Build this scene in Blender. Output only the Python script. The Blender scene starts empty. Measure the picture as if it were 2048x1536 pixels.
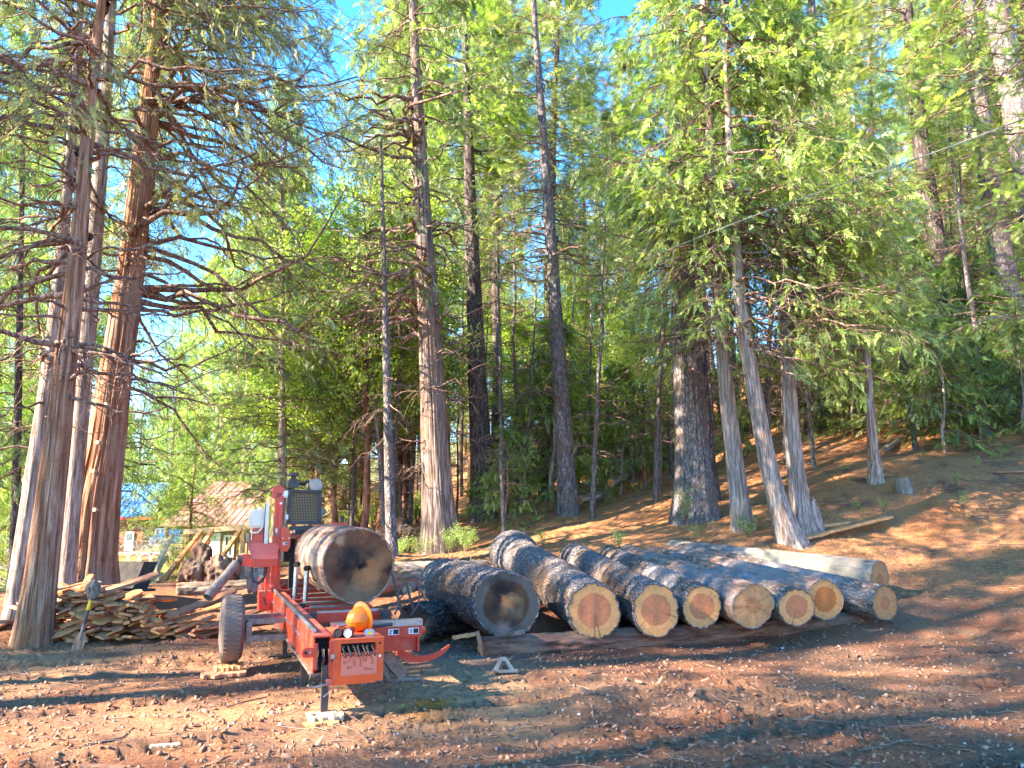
import bpy, bmesh, math, random
import numpy as np
from mathutils import Vector, Matrix, Quaternion
R = math.radians
random.seed(7)
rng = np.random.default_rng(11)
scene = bpy.context.scene

# ------------------------------------------------------------------ camera
CAM_H, PITCH, FPX = 1.55, R(9.7), 1538.0
cam_d = bpy.data.cameras.new('camera'); cam = bpy.data.objects.new('camera', cam_d)
scene.collection.objects.link(cam); scene.camera = cam
cam.location = (0, 0, CAM_H); cam.rotation_euler = (R(90) + PITCH, 0, 0)
cam_d.sensor_width = 36; cam_d.lens = 36 * FPX / 2048; cam_d.clip_start = .05; cam_d.clip_end = 2000

# ------------------------------------------------------------------ sky and sun
SUN = Vector((-.90, -.36, .60)).normalized()
w = bpy.data.worlds.new('World'); scene.world = w; w.use_nodes = True
nt = w.node_tree; bg = nt.nodes['Background']
sky = nt.nodes.new('ShaderNodeTexSky'); sky.sky_type = 'NISHITA'; sky.sun_disc = False
sky.sun_elevation = math.asin(SUN.z); sky.sun_rotation = math.atan2(SUN.x, SUN.y)
sky.altitude = 1000; sky.air_density = .75; sky.dust_density = 0; sky.ozone_density = 2.0
hs = nt.nodes.new('ShaderNodeHueSaturation'); hs.inputs['Saturation'].default_value = 1.34; hs.inputs['Hue'].default_value = .499
nt.links.new(sky.outputs[0], hs.inputs['Color']); nt.links.new(hs.outputs[0], bg.inputs[0]); bg.inputs[1].default_value = .15
sl = bpy.data.lights.new('sun', 'SUN'); sl.energy = 4.0; sl.angle = R(.5); sl.color = (1, .95, .86)
so = bpy.data.objects.new('sun', sl); scene.collection.objects.link(so)
so.rotation_euler = SUN.to_track_quat('Z', 'Y').to_euler()
scene.view_settings.view_transform = 'Standard'; scene.view_settings.look = 'None'
scene.view_settings.exposure = 3.2; scene.view_settings.gamma = 1
scene.view_settings.use_white_balance = True; scene.view_settings.white_balance_temperature = 7900; scene.view_settings.white_balance_tint = 12   # camera balanced for open shade
cy = scene.cycles
cy.max_bounces = 8; cy.diffuse_bounces = 5; cy.glossy_bounces = 2; cy.transmission_bounces = 5; cy.transparent_max_bounces = 6
cy.caustics_reflective = False; cy.caustics_refractive = False

# ------------------------------------------------------------------ helpers
CP, SP = math.cos(PITCH), math.sin(PITCH)
def ray(px, py):
    u = (px - 1024) / FPX; v = (768 - py) / FPX
    return u, CP - v * SP, SP + v * CP
def P(px, py, Y):
    a, b, c = ray(px, py); t = Y / b
    return Vector((a * t, Y, CAM_H + c * t))
def G(px, py, z=0.0):
    a, b, c = ray(px, py); t = (z - CAM_H) / c
    return Vector((a * t, b * t, z))
def link(o): scene.collection.objects.link(o); return o
def tag(o, label=None, cat=None, group=None, kind=None):
    if label: o['label'] = label
    if cat: o['category'] = cat
    if group: o['group'] = group
    if kind: o['kind'] = kind
    return o
def empty(name, loc=(0, 0, 0), rz=0.0, label=None, cat=None, group=None):
    o = link(bpy.data.objects.new(name, None)); o.location = loc; o.rotation_euler = (0, 0, rz)
    o.empty_display_size = .1
    return tag(o, label, cat, group)
def mesh(name, V, F4=None, F3=None, mats=(), mi=None, smooth=False, attrs=None):
    V = np.asarray(V, np.float32); me = bpy.data.meshes.new(name)
    F4 = np.zeros((0, 4), np.int32) if F4 is None else np.asarray(F4, np.int32).reshape(-1, 4)
    F3 = np.zeros((0, 3), np.int32) if F3 is None else np.asarray(F3, np.int32).reshape(-1, 3)
    me.vertices.add(len(V)); me.vertices.foreach_set('co', V.ravel())
    nl = F4.size + F3.size; me.loops.add(nl)
    me.loops.foreach_set('vertex_index', np.concatenate([F4.ravel(), F3.ravel()]))
    me.polygons.add(len(F4) + len(F3))
    ls = np.concatenate([np.arange(len(F4)) * 4, F4.size + np.arange(len(F3)) * 3]).astype(np.int32)
    me.polygons.foreach_set('loop_start', ls)
    if mi is not None: me.polygons.foreach_set('material_index', np.asarray(mi, np.int32))
    for m in mats: me.materials.append(m)
    if attrs:
        for k, a in attrs.items():
            a = np.asarray(a, np.float32)
            if a.ndim == 1:
                at = me.attributes.new(k, 'FLOAT', 'POINT'); at.data.foreach_set('value', a)
            else:
                at = me.attributes.new(k, 'FLOAT_COLOR', 'POINT')
                at.data.foreach_set('color', np.concatenate([a, np.ones((len(a), 1), np.float32)], 1).ravel())
    me.update(calc_edges=True)
    if smooth: me.polygons.foreach_set('use_smooth', np.ones(len(me.polygons), bool))
    return me
def obj(name, me, parent=None, loc=None, rot=None):
    o = link(bpy.data.objects.new(name, me)); o.parent = parent
    if loc is not None: o.location = loc
    if rot is not None: o.rotation_euler = rot
    return o
def dup(root, loc=None, rz=None, sc=None, label=None, group=None):
    r = root.copy(); scene.collection.objects.link(r)
    if loc is not None: r.location = loc
    if rz is not None: r.rotation_euler = (0, 0, rz)
    if sc is not None: r.scale = sc
    if label: r['label'] = label
    if group: r['group'] = group
    for ch in root.children:
        c = ch.copy(); scene.collection.objects.link(c); c.parent = r
        for g in ch.children:
            d = g.copy(); scene.collection.objects.link(d); d.parent = c
    return r
class MB:
    """collects shapes for ONE mesh"""
    def __init__(s): s.bm = bmesh.new()
    def _x(s, vs, M):
        bmesh.ops.transform(s.bm, matrix=M, verts=vs)
    def box(s, c, d, rot=None, bev=0.0, mi=0):
        r = bmesh.ops.create_cube(s.bm, size=1.0); vs = r['verts']
        for v in vs: v.co = Vector((v.co.x * d[0], v.co.y * d[1], v.co.z * d[2]))
        if bev > 0:
            es = list({e for v in vs for e in v.link_edges})
            r2 = bmesh.ops.bevel(s.bm, geom=es, offset=bev, segments=2, affect='EDGES')
            vs = list({v for f in r2['faces'] for v in f.verts} | {v for v in vs if v.is_valid})
        M = Matrix.Translation(c)
        if rot is not None: M = M @ (rot if isinstance(rot, Matrix) else (rot.to_matrix().to_4x4() if isinstance(rot, Quaternion) else Matrix.Rotation(rot[0], 4, 'X') @ Matrix.Rotation(rot[1], 4, 'Y') @ Matrix.Rotation(rot[2], 4, 'Z')))
        s._x(vs, M); s._m(vs, mi); return s
    def _m(s, vs, mi):
        if mi:
            for f in {f for v in vs for f in v.link_faces}: f.material_index = mi
    def beam(s, a, b, wd, ht, bev=0.0, mi=0):
        a, b = Vector(a), Vector(b); d = b - a
        q = d.to_track_quat('Y', 'Z')
        return s.box((a + b) / 2, (wd, d.length, ht), q, bev, mi)
    def cyl(s, a, b, r, r2=None, seg=16, cap=True, mi=0):
        a, b = Vector(a), Vector(b); d = b - a
        rr = bmesh.ops.create_cone(s.bm, cap_ends=cap, segments=seg, radius1=r, radius2=r if r2 is None else r2, depth=d.length)
        s._x(rr['verts'], Matrix.Translation((a + b) / 2) @ d.to_track_quat('Z', 'Y').to_matrix().to_4x4()); s._m(rr['verts'], mi); return s
    def sph(s, c, d, seg=16, mi=0, rot=None):
        rr = bmesh.ops.create_uvsphere(s.bm, u_segments=seg, v_segments=max(6, seg // 2), radius=1)
        M = Matrix.Translation(c) @ (rot if rot else Matrix()) @ Matrix.Diagonal((d[0], d[1], d[2], 1))
        s._x(rr['verts'], M); s._m(rr['verts'], mi); return s
    def lathe(s, prof, M=Matrix(), seg=32, mi=0, close=False):
        rings = []
        for r, z in prof:
            rings.append([s.bm.verts.new(M @ Vector((r * math.cos(t), r * math.sin(t), z))) for t in np.linspace(0, 2 * math.pi, seg, endpoint=False)])
        n = len(rings)
        for i in range(n if close else n - 1):
            A, B = rings[i], rings[(i + 1) % n]
            for k in range(seg):
                f = s.bm.faces.new((A[k], A[(k + 1) % seg], B[(k + 1) % seg], B[k])); f.material_index = mi
        return s
    def tube(s, pts, r, seg=8, mi=0):
        pts = [Vector(p) for p in pts]; rs = r if isinstance(r, (list, tuple)) else [r] * len(pts)
        Vv, F = tubes(np.array([[tuple(p) for p in pts]]), np.array([rs]), seg)
        vs = [s.bm.verts.new(v) for v in Vv]
        for f in F: s.bm.faces.new([vs[i] for i in f]).material_index = mi
        k = seg; n = len(vs)
        s.bm.faces.new(vs[:k][::-1]).material_index = mi; s.bm.faces.new(vs[n - k:]).material_index = mi
        return s
    def prism(s, poly, M, th, mi=0, bev=0):
        """poly in local xy, extruded +z by th, placed by M"""
        a = [s.bm.verts.new(M @ Vector((x, y, 0))) for x, y in poly]; b = [s.bm.verts.new(M @ Vector((x, y, th))) for x, y in poly]
        n = len(poly)
        s.bm.faces.new(a[::-1]).material_index = mi; s.bm.faces.new(b).material_index = mi
        for i in range(n): s.bm.faces.new((a[i], a[(i + 1) % n], b[(i + 1) % n], b[i])).material_index = mi
        return s
    def build(s, name, mats, parent=None, smooth=False, loc=None, rot=None):
        bmesh.ops.recalc_face_normals(s.bm, faces=s.bm.faces)
        me = bpy.data.meshes.new(name); s.bm.to_mesh(me); s.bm.free()
        for m in (mats if isinstance(mats, (list, tuple)) else [mats]): me.materials.append(m)
        if smooth:
            me.polygons.foreach_set('use_smooth', np.ones(len(me.polygons), bool))
            try: me.set_sharp_from_angle(angle=R(35))
            except Exception: pass
        return obj(name, me, parent, loc, rot)
def tubes(Pn, Rn, S=5):
    """Pn [N,K,3], Rn [N,K] -> verts, quads (open tubes)"""
    Pn = np.asarray(Pn, float); N, K, _ = Pn.shape
    T = np.gradient(Pn, axis=1); T /= np.linalg.norm(T, axis=2, keepdims=True) + 1e-9
    ref = np.where(np.abs(T[:, :1, 2:3]) > .8, np.array([1., 0, 0]), np.array([0, 0, 1.]))
    ref = np.broadcast_to(ref, T.shape)
    A = np.cross(T, ref); A /= np.linalg.norm(A, axis=2, keepdims=True) + 1e-9
    B = np.cross(T, A)
    th = np.linspace(0, 2 * np.pi, S, endpoint=False)
    V = Pn[:, :, None] + (A[:, :, None] * np.cos(th)[None, None, :, None] + B[:, :, None] * np.sin(th)[None, None, :, None]) * np.asarray(Rn)[:, :, None, None]
    idx = np.arange(N * K * S).reshape(N, K, S); nx = np.roll(idx, -1, 2)
    F = np.stack([idx[:, :-1], nx[:, :-1], nx[:, 1:], idx[:, 1:]], -1).reshape(-1, 4)
    return V.reshape(-1, 3), F
def _h(i, j, k, s):
    n = (i * 374761393 + j * 668265263 + k * 2147483647 + s * 974634777) & 0xffffffff
    n = ((n ^ (n >> 13)) * 1274126177) & 0xffffffff
    n = ((n ^ (n >> 15)) * 2246822519) & 0xffffffff
    return ((n ^ (n >> 16)) & 0xffffff) / 16777215.0
def vnoise(p, seed=0):
    p = np.asarray(p, float); f = np.floor(p).astype(np.int64); t = p - f; t = t * t * (3 - 2 * t)
    r = 0
    for dx in (0, 1):
        wx = t[:, 0] if dx else 1 - t[:, 0]
        for dy in (0, 1):
            wy = t[:, 1] if dy else 1 - t[:, 1]
            for dz in (0, 1):
                wz = t[:, 2] if dz else 1 - t[:, 2]
                r = r + wx * wy * wz * _h(f[:, 0] + dx, f[:, 1] + dy, f[:, 2] + dz, seed)
    return r * 2 - 1
def fbm(p, o=4, seed=0, gain=.5):
    r = 0; a = 1; p = np.asarray(p, float)
    for i in range(o): r = r + a * vnoise(p, seed + i * 7); p = p * 2.03 + 1.7; a *= gain
    return r

# ------------------------------------------------------------------ materials
def new_mat(name):
    m = bpy.data.materials.new(name); m.use_nodes = True; n = m.node_tree; b = n.nodes['Principled BSDF']
    b.inputs['Specular IOR Level'].default_value = .3
    return m, n, b
def nd(n, t, **kw):
    x = n.nodes.new(t)
    for k, v in kw.items():
        if k in x.inputs: x.inputs[k].default_value = v
        else: setattr(x, k, v)
    return x
def ramp(n, fac, stops):
    r = n.nodes.new('ShaderNodeValToRGB'); e = r.color_ramp.elements
    while len(e) < len(stops): e.new(.5)
    for i, (p, c) in enumerate(stops): e[i].position = p; e[i].color = (*c, 1)
    n.links.new(fac, r.inputs[0]); return r.outputs[0]
def coords(n, sc=(1, 1, 1), kind='Object'):
    tc = n.nodes.new('ShaderNodeTexCoord'); mp = n.nodes.new('ShaderNodeMapping'); mp.inputs['Scale'].default_value = sc
    n.links.new(tc.outputs[kind], mp.inputs[0]); return mp.outputs[0]
def noise(n, vec, scale, det=6, rough=.6, dist=0.0):
    x = nd(n, 'ShaderNodeTexNoise', Scale=scale, Detail=det, Roughness=rough, Distortion=dist); n.links.new(vec, x.inputs['Vector']); return x.outputs['Fac']
def mix(n, fac, a, b, mode='MIX'):
    x = n.nodes.new('ShaderNodeMix'); x.data_type = 'RGBA'; x.blend_type = mode
    for k, v in ((0, fac), (6, a), (7, b)):
        if isinstance(v, (int, float)): x.inputs[k].default_value = v
        elif isinstance(v, tuple): x.inputs[k].default_value = (*v, 1)
        else: n.links.new(v, x.inputs[k])
    return x.outputs[2]
def mathn(n, op, a, b=None, c=None, clamp=False):
    x = n.nodes.new('ShaderNodeMath'); x.operation = op; x.use_clamp = clamp
    for i, v in enumerate((a, b, c)):
        if v is None: continue
        if isinstance(v, (int, float)): x.inputs[i].default_value = v
        else: n.links.new(v, x.inputs[i])
    return x.outputs[0]
def bump(n, b, h, st=.5, dist=.02):
    x = nd(n, 'ShaderNodeBump', Strength=st, Distance=dist); n.links.new(h, x.inputs['Height']); n.links.new(x.outputs[0], b.inputs['Normal'])
def attr(n, name, out='Fac'):
    a = n.nodes.new('ShaderNodeAttribute'); a.attribute_name = name; return a.outputs[out]
def m_bark(name, dark, light, sc=14, zs=.12, patch=None, plate=False, bs=.8):
    m, n, b = new_mat(name); v = coords(n, (1, 1, zs))
    n1 = noise(n, v, sc, 7, .62, .6); n2 = noise(n, coords(n, (1, 1, .5)), 2.2, 4, .6); n3 = noise(n, coords(n), 55, 4, .7)
    c = ramp(n, n1, [(.33, tuple(x * .55 for x in dark)), (.45, dark), (.6, light), (.75, tuple(min(1, x * 1.25) for x in light))])
    hgt = n1
    if plate:
        vo = nd(n, 'ShaderNodeTexVoronoi', Scale=sc * 1.1, feature='DISTANCE_TO_EDGE'); n.links.new(coords(n, (1, 1, .45)), vo.inputs['Vector'])
        e = mathn(n, 'MULTIPLY', vo.outputs['Distance'], 7.0, clamp=True)
        c = mix(n, e, tuple(x * .78 for x in dark), c); hgt = mathn(n, 'ADD', mathn(n, 'MULTIPLY', e, .6), n1)
    if patch: c = mix(n, mathn(n, 'MULTIPLY', mathn(n, 'SUBTRACT', n2, .5, clamp=True), 6.0, clamp=True), c, patch)
    c = mix(n, .6, c, ramp(n, n3, [(.3, (.35, .35, .35)), (.7, (1, 1, 1))]), 'MULTIPLY')
    n.links.new(c, b.inputs['Base Color']); b.inputs['Roughness'].default_value = .95; b.inputs['Specular IOR Level'].default_value = .12
    bump(n, b, mathn(n, 'ADD', hgt, mathn(n, 'MULTIPLY', n3, .25)), bs, .03); return m
def m_leaf(name, c1, c2, trans=.42, tc=None):
    m = bpy.data.materials.new(name); m.use_nodes = True; n = m.node_tree; n.nodes.remove(n.nodes['Principled BSDF'])
    out = n.nodes['Material Output']
    col = ramp(n, attr(n, 'rnd'), [(0, c1), (.75, c2), (1, (min(.8, c2[0] * 1.7), min(.8, c2[1] * 1.4), c2[2] * 1.3))])
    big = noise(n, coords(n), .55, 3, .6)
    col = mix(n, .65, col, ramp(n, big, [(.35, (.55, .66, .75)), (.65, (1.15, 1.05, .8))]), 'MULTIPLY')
    d = nd(n, 'ShaderNodeBsdfDiffuse'); t = nd(n, 'ShaderNodeBsdfTranslucent'); g = nd(n, 'ShaderNodeBsdfGlossy', Roughness=.45)
    n.links.new(col, d.inputs[0]); n.links.new(mix(n, 1.0, col, tc or (1.15, 1.3, .6), 'MULTIPLY'), t.inputs[0])
    g.inputs[0].default_value = (1, 1, 1, 1)
    m1 = nd(n, 'ShaderNodeMixShader'); m1.inputs[0].default_value = trans; n.links.new(d.outputs[0], m1.inputs[1]); n.links.new(t.outputs[0], m1.inputs[2])
    m2 = nd(n, 'ShaderNodeMixShader'); m2.inputs[0].default_value = .035; n.links.new(m1.outputs[0], m2.inputs[1]); n.links.new(g.outputs[0], m2.inputs[2])
    n.links.new(m2.outputs[0], out.inputs[0]); return m
def m_simple(name, col, rough=.6, metal=0.0, var=.25, sc=18, bs=.15, col2=None, spec=.3, zs=1.0):
    m, n, b = new_mat(name); f = noise(n, coords(n, (1, 1, zs)), sc, 6, .65)
    c2 = col2 or tuple(x * (1 - var) for x in col)
    n.links.new(ramp(n, f, [(.3, c2), (.62, col)]), b.inputs['Base Color'])
    b.inputs['Roughness'].default_value = rough; b.inputs['Metallic'].default_value = metal; b.inputs['Specular IOR Level'].default_value = spec
    if bs: bump(n, b, f, bs, .01)
    return m
def m_paint(name, col, dust=(.34, .2, .15), amt=.55):
    m, n, b = new_mat(name); f = noise(n, coords(n), 9, 7, .7); f2 = noise(n, coords(n, (1, 1, .25)), 38, 5, .7)
    geo = n.nodes.new('ShaderNodeNewGeometry'); sx = n.nodes.new('ShaderNodeSeparateXYZ'); n.links.new(geo.outputs['Normal'], sx.inputs[0])
    up = mathn(n, 'MULTIPLY', sx.outputs[2], .55, clamp=True)
    a = mathn(n, 'ADD', mathn(n, 'MULTIPLY', mathn(n, 'SUBTRACT', f, .52), 3.5, clamp=True), up, clamp=True)
    c = mix(n, mathn(n, 'MULTIPLY', a, amt), col, dust)
    c = mix(n, mathn(n, 'MULTIPLY', mathn(n, 'SUBTRACT', f2, .63, clamp=True), 6, clamp=True), c, (.08, .035, .02))
    n.links.new(c, b.inputs['Base Color']); b.inputs['Roughness'].default_value = .42; b.inputs['Specular IOR Level'].default_value = .5
    rr = mathn(n, 'ADD', mathn(n, 'MULTIPLY', a, .4), .36); n.links.new(rr, b.inputs['Roughness']); bump(n, b, f2, .06, .004); return m
def m_cut(name, heart=(.60, .20, .095), sap=(.80, .36, .145), hb=.66, stain=None):
    m, n, b = new_mat(name); rr = attr(n, 'rr'); v = coords(n)
    w1 = noise(n, v, 2.6, 3, .5); r2 = mathn(n, 'ADD', rr, mathn(n, 'MULTIPLY', mathn(n, 'SUBTRACT', w1, .5), .22))
    c = ramp(n, r2, [(0, tuple(x * 1.1 for x in heart)), (hb - .03, heart), (hb + .04, sap), (.93, tuple(x * .9 for x in sap))])
    rings = n.nodes.new('ShaderNodeMath'); rings.operation = 'SINE'; n.links.new(mathn(n, 'MULTIPLY', mathn(n, 'ADD', rr, mathn(n, 'MULTIPLY', w1, .06)), 190), rings.inputs[0])
    c = mix(n, .5, c, ramp(n, mathn(n, 'MULTIPLY_ADD', rings.outputs[0], .5, .5), [(0, (.62, .6, .58)), (.6, (1, 1, 1))]), 'MULTIPLY')
    fn = noise(n, v, 22, 6, .7)
    c = mix(n, .6, c, ramp(n, fn, [(.3, (.6, .55, .5)), (.6, (1, 1, 1))]), 'MULTIPLY')
    nv = n.nodes.new('ShaderNodeVectorMath'); nv.operation = 'MULTIPLY'; n.links.new(v, nv.inputs[0]); nv.inputs[1].default_value = (1, 1, 0)
    nn_ = n.nodes.new('ShaderNodeVectorMath'); nn_.operation = 'NORMALIZE'; n.links.new(nv.outputs[0], nn_.inputs[0])
    oi = n.nodes.new('ShaderNodeObjectInfo'); av = n.nodes.new('ShaderNodeVectorMath'); av.operation = 'ADD'; n.links.new(nn_.outputs[0], av.inputs[0]); n.links.new(oi.outputs['Location'], av.inputs[1])
    ck = mathn(n, 'ABSOLUTE', mathn(n, 'SUBTRACT', noise(n, av.outputs[0], 4, 2, .5), .5))
    lim = mathn(n, 'MULTIPLY', mathn(n, 'SUBTRACT', noise(n, av.outputs[0], 1.7, 2, .5), .47, clamp=True), .10)
    ckm = mathn(n, 'MULTIPLY', mathn(n, 'SUBTRACT', lim, ck), 160, clamp=True)
    c = mix(n, mathn(n, 'MULTIPLY', ckm, .55), c, (.10, .045, .02))
    saw = noise(n, coords(n, (1, 9, 1)), 12, 4, .6); c = mix(n, .45, c, ramp(n, saw, [(.35, (.68, .64, .6)), (.6, (1.06, 1.04, 1.02))]), 'MULTIPLY')
    spot = noise(n, coords(n), 4.2, 6, .7); c = mix(n, mathn(n, 'MULTIPLY', mathn(n, 'SUBTRACT', spot, .58, clamp=True), 4.5, clamp=True), c, (.22, .11, .06))
    if stain:
        for cx, cyy, rad, col, sh in stain:
            sub = n.nodes.new('ShaderNodeVectorMath'); sub.operation = 'SUBTRACT'; n.links.new(v, sub.inputs[0]); sub.inputs[1].default_value = (cx, cyy, 0)
            mul = n.nodes.new('ShaderNodeVectorMath'); mul.operation = 'MULTIPLY'; n.links.new(sub.outputs[0], mul.inputs[0]); mul.inputs[1].default_value = (1, 1, 0)
            ln = n.nodes.new('ShaderNodeVectorMath'); ln.operation = 'LENGTH'; n.links.new(mul.outputs[0], ln.inputs[0])
            wob = mathn(n, 'MULTIPLY', mathn(n, 'SUBTRACT', noise(n, v, 5.5 + cx * 3, 5, .6, .5), .5), .32)
            d = mathn(n, 'ADD', ln.outputs['Value'], wob)
            k = mathn(n, 'MULTIPLY', mathn(n, 'SUBTRACT', rad, d), sh, clamp=True)
            c = mix(n, k, c, col)
    n.links.new(c, b.inputs['Base Color']); b.inputs['Roughness'].default_value = .85; b.inputs['Specular IOR Level'].default_value = .2
    bump(n, b, mathn(n, 'ADD', fn, mathn(n, 'MULTIPLY', rings.outputs[0], .05)), .35, .01); return m

M = {}
M['cedar_bark'] = m_bark('cedar_bark', (.25, .125, .08), (.50, .32, .23), 21, .06, (.30, .13, .065))
M['cedar_red'] = m_bark('cedar_red_bark', (.28, .12, .07), (.54, .30, .20), 19, .055, (.34, .25, .2))
M['cedar_grey'] = m_bark('grey_cedar_bark', (.15, .105, .09), (.36, .28, .25), 21, .06, (.26, .16, .12))
M['grey_bark'] = m_bark('grey_bark', (.15, .125, .125), (.35, .31, .31), 16, .28, (.2, .15, .12), plate=True)
M['dark_bark'] = m_bark('dark_bark', (.085, .065, .062), (.24, .19, .18), 16, .22, plate=True)
M['pale_bark'] = m_bark('pale_bark', (.27, .19, .16), (.52, .42, .37), 24, .09)
M['limb'] = m_bark('limb_bark', (.15, .085, .068), (.36, .24, .20), 20, .5, bs=.4)
M['madrone'] = m_bark('madrone_bark', (.2, .075, .055), (.42, .19, .13), 10, .3, (.2, .11, .08))
M['pine_log'] = m_bark('pine_log_bark', (.235, .20, .20), (.42, .385, .395), 30, .6, (.24, .16, .125), plate=True, bs=1.0)
M['brown_log'] = m_bark('brown_log_bark', (.20, .14, .115), (.40, .31, .27), 22, .35, (.34, .31, .32), plate=True, bs=.8)
M['dusty_log'] = m_bark('dusty_log_bark', (.28, .16, .12), (.46, .30, .235), 13, .3, (.26, .23, .24), bs=.6)
M['smooth_log'] = m_bark('smooth_log_bark', (.17, .145, .13), (.30, .27, .255), 11, .2, (.3, .26, .2), bs=.4)
M['peeled_log'] = m_bark('peeled_log_bark', (.3, .15, .085), (.5, .31, .2), 11, .08, (.42, .38, .33), bs=.6)
M['red_log'] = m_bark('red_log_bark', (.17, .07, .048), (.34, .155, .10), 12, .15, (.2, .13, .1))
M['mill_log'] = m_bark('mill_log_bark', (.27, .14, .10), (.46, .30, .235), 12, .1, (.36, .26, .22), bs=.6)
M['dead_log'] = m_bark('dead_log', (.17, .11, .08), (.42, .33, .27), 12, .12, (.16, .12, .1))
M['root'] = m_bark('root_stump', (.09, .05, .04), (.2, .12, .09), 9, .7, (.27, .19, .14))
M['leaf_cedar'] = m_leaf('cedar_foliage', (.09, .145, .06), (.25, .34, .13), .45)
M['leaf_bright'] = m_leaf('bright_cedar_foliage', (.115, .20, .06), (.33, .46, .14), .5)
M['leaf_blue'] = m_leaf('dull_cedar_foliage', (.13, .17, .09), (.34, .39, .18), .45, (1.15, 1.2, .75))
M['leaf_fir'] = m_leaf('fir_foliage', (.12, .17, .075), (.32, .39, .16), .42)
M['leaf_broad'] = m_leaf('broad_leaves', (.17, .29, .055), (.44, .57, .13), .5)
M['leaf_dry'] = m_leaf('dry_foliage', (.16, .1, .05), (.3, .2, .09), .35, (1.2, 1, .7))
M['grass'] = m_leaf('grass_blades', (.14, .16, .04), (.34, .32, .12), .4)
M['red'] = m_paint('red_paint', (.60, .045, .02)); M['orange'] = m_paint('orange_paint', (.74, .078, .012), amt=.4)
M['red_clean'] = m_paint('red_panel_paint', (.60, .085, .05), (.5, .2, .18), .5)
M['steel'] = m_simple('bare_steel', (.42, .42, .44), .32, .85, .3, 30, .05)
M['dull_steel'] = m_simple('dull_steel', (.26, .23, .21), .55, .5, .4, 14, .1, (.16, .09, .06))
M['black'] = m_simple('black_paint', (.035, .036, .042), .5, 0, .3, 9, .08, (.09, .06, .045))
M['dark'] = m_simple('dark_void', (.012, .012, .013), .8, 0, .3, 9, 0)
M['rad'] = m_simple('radiator_core', (.30, .21, .12), .5, .3, .3, 40, .1)
M['rubber'] = m_simple('dusty_rubber', (.12, .095, .085), .85, 0, .3, 6, .25, (.21, .13, .10))
M['hose'] = m_simple('hose_rubber', (.05, .052, .058), .45, 0, .2, 20, .05)
M['white'] = m_simple('white_plastic', (.72, .72, .70), .4, 0, .12, 8, .03)
M['fuel'] = m_simple('translucent_tank', (.78, .68, .55), .45, 0, .12, 4, .03)
M['drum'] = m_simple('dusty_drum', (.40, .33, .27), .6, 0, .3, 12, .05)
M['whitepaint'] = m_simple('white_paint', (.75, .77, .8), .5, 0, .1, 8, .03)
M['yellow'] = m_simple('yellow_paint', (.65, .42, .02), .45, 0, .2, 12, .03)
M['hat'] = m_simple('orange_plastic', (.85, .17, .012), .35, 0, .1, 7, .02, spec=.5)
M['skin_diag'] = m_simple('pink_plate', (.72, .19, .12), .4, 0, .12, 5, .02)
M['ink'] = m_simple('black_ink', (.02, .018, .018), .6, 0, .1, 5, 0)
M['plank'] = m_simple('rough_plank', (.68, .33, .14), .85, 0, .4, 11, .3, (.36, .14, .065), zs=.3)
M['plank_grey'] = m_simple('weathered_plank', (.46, .21, .12), .9, 0, .4, 12, .3, (.22, .085, .05))
M['pale_wood'] = m_simple('fresh_sawn_wood', (.52, .38, .23), .8, 0, .25, 14, .2)
M['blue_can'] = m_simple('blue_tape_case', (.35, .42, .6), .35, .3, .3, 30, .02)
M['brown_can'] = m_simple('brown_tube', (.2, .045, .035), .4, .2, .4, 12, .05)
M['cloth'] = m_simple('grey_cloth', (.16, .135, .115), .95, 0, .3, 25, .2)
M['roof_red'] = m_simple('red_metal_roof', (.27, .10, .085), .6, 0, .3, 3, .1, (.36, .20, .18))
M['roof_blue'] = m_simple('blue_metal_roof', (.03, .2, .55), .45, .1, .3, 2.5, .05, (.12, .34, .62))
M['siding'] = m_simple('brown_siding', (.32, .12, .06), .85, 0, .35, 3, .1)
M['slab'] = m_simple('barn_slabs', (.40, .24, .15), .9, 0, .5, 4, .2, (.14, .08, .06))
M['glass'] = m_simple('window_glass', (.10, .16, .2), .12, 0, .3, 2, 0, spec=.8)
M['leather'] = m_simple('dirty_metal', (.035, .036, .04), .85, 0, .4, 8, .1, (.08, .065, .055), spec=.1)
M['wire'] = m_simple('cable', (.14, .15, .17), .5, .3, .2, 5, 0)
M['needle'] = m_simple('dry_needles', (.55, .30, .15), .9, 0, .4, 3, 0, (.34, .15, .075))
M['chip'] = m_simple('bark_chips', (.36, .18, .115), .95, 0, .5, 3, .2, (.16, .085, .06))
M['chip_pale'] = m_simple('pale_chips', (.5, .34, .22), .9, 0, .4, 5, .1)
M['stone'] = m_simple('pale_stone', (.42, .4, .38), .9, 0, .3, 12, .2)
M['cleat'] = m_simple('galvanised_grey', (.20, .195, .19), .6, .2, .3, 14, .1)
M['twig'] = m_simple('grey_twigs', (.24, .17, .13), .95, 0, .4, 6, .1)
M['cut'] = m_cut('fresh_cut_face')
M['cut_brown'] = m_cut('brown_cut_face', (.50, .19, .085), (.60, .27, .12), .4)
M['cut_orange'] = m_cut('orange_cut_face', (.58, .17, .05), (.76, .34, .13), .66)
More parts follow.
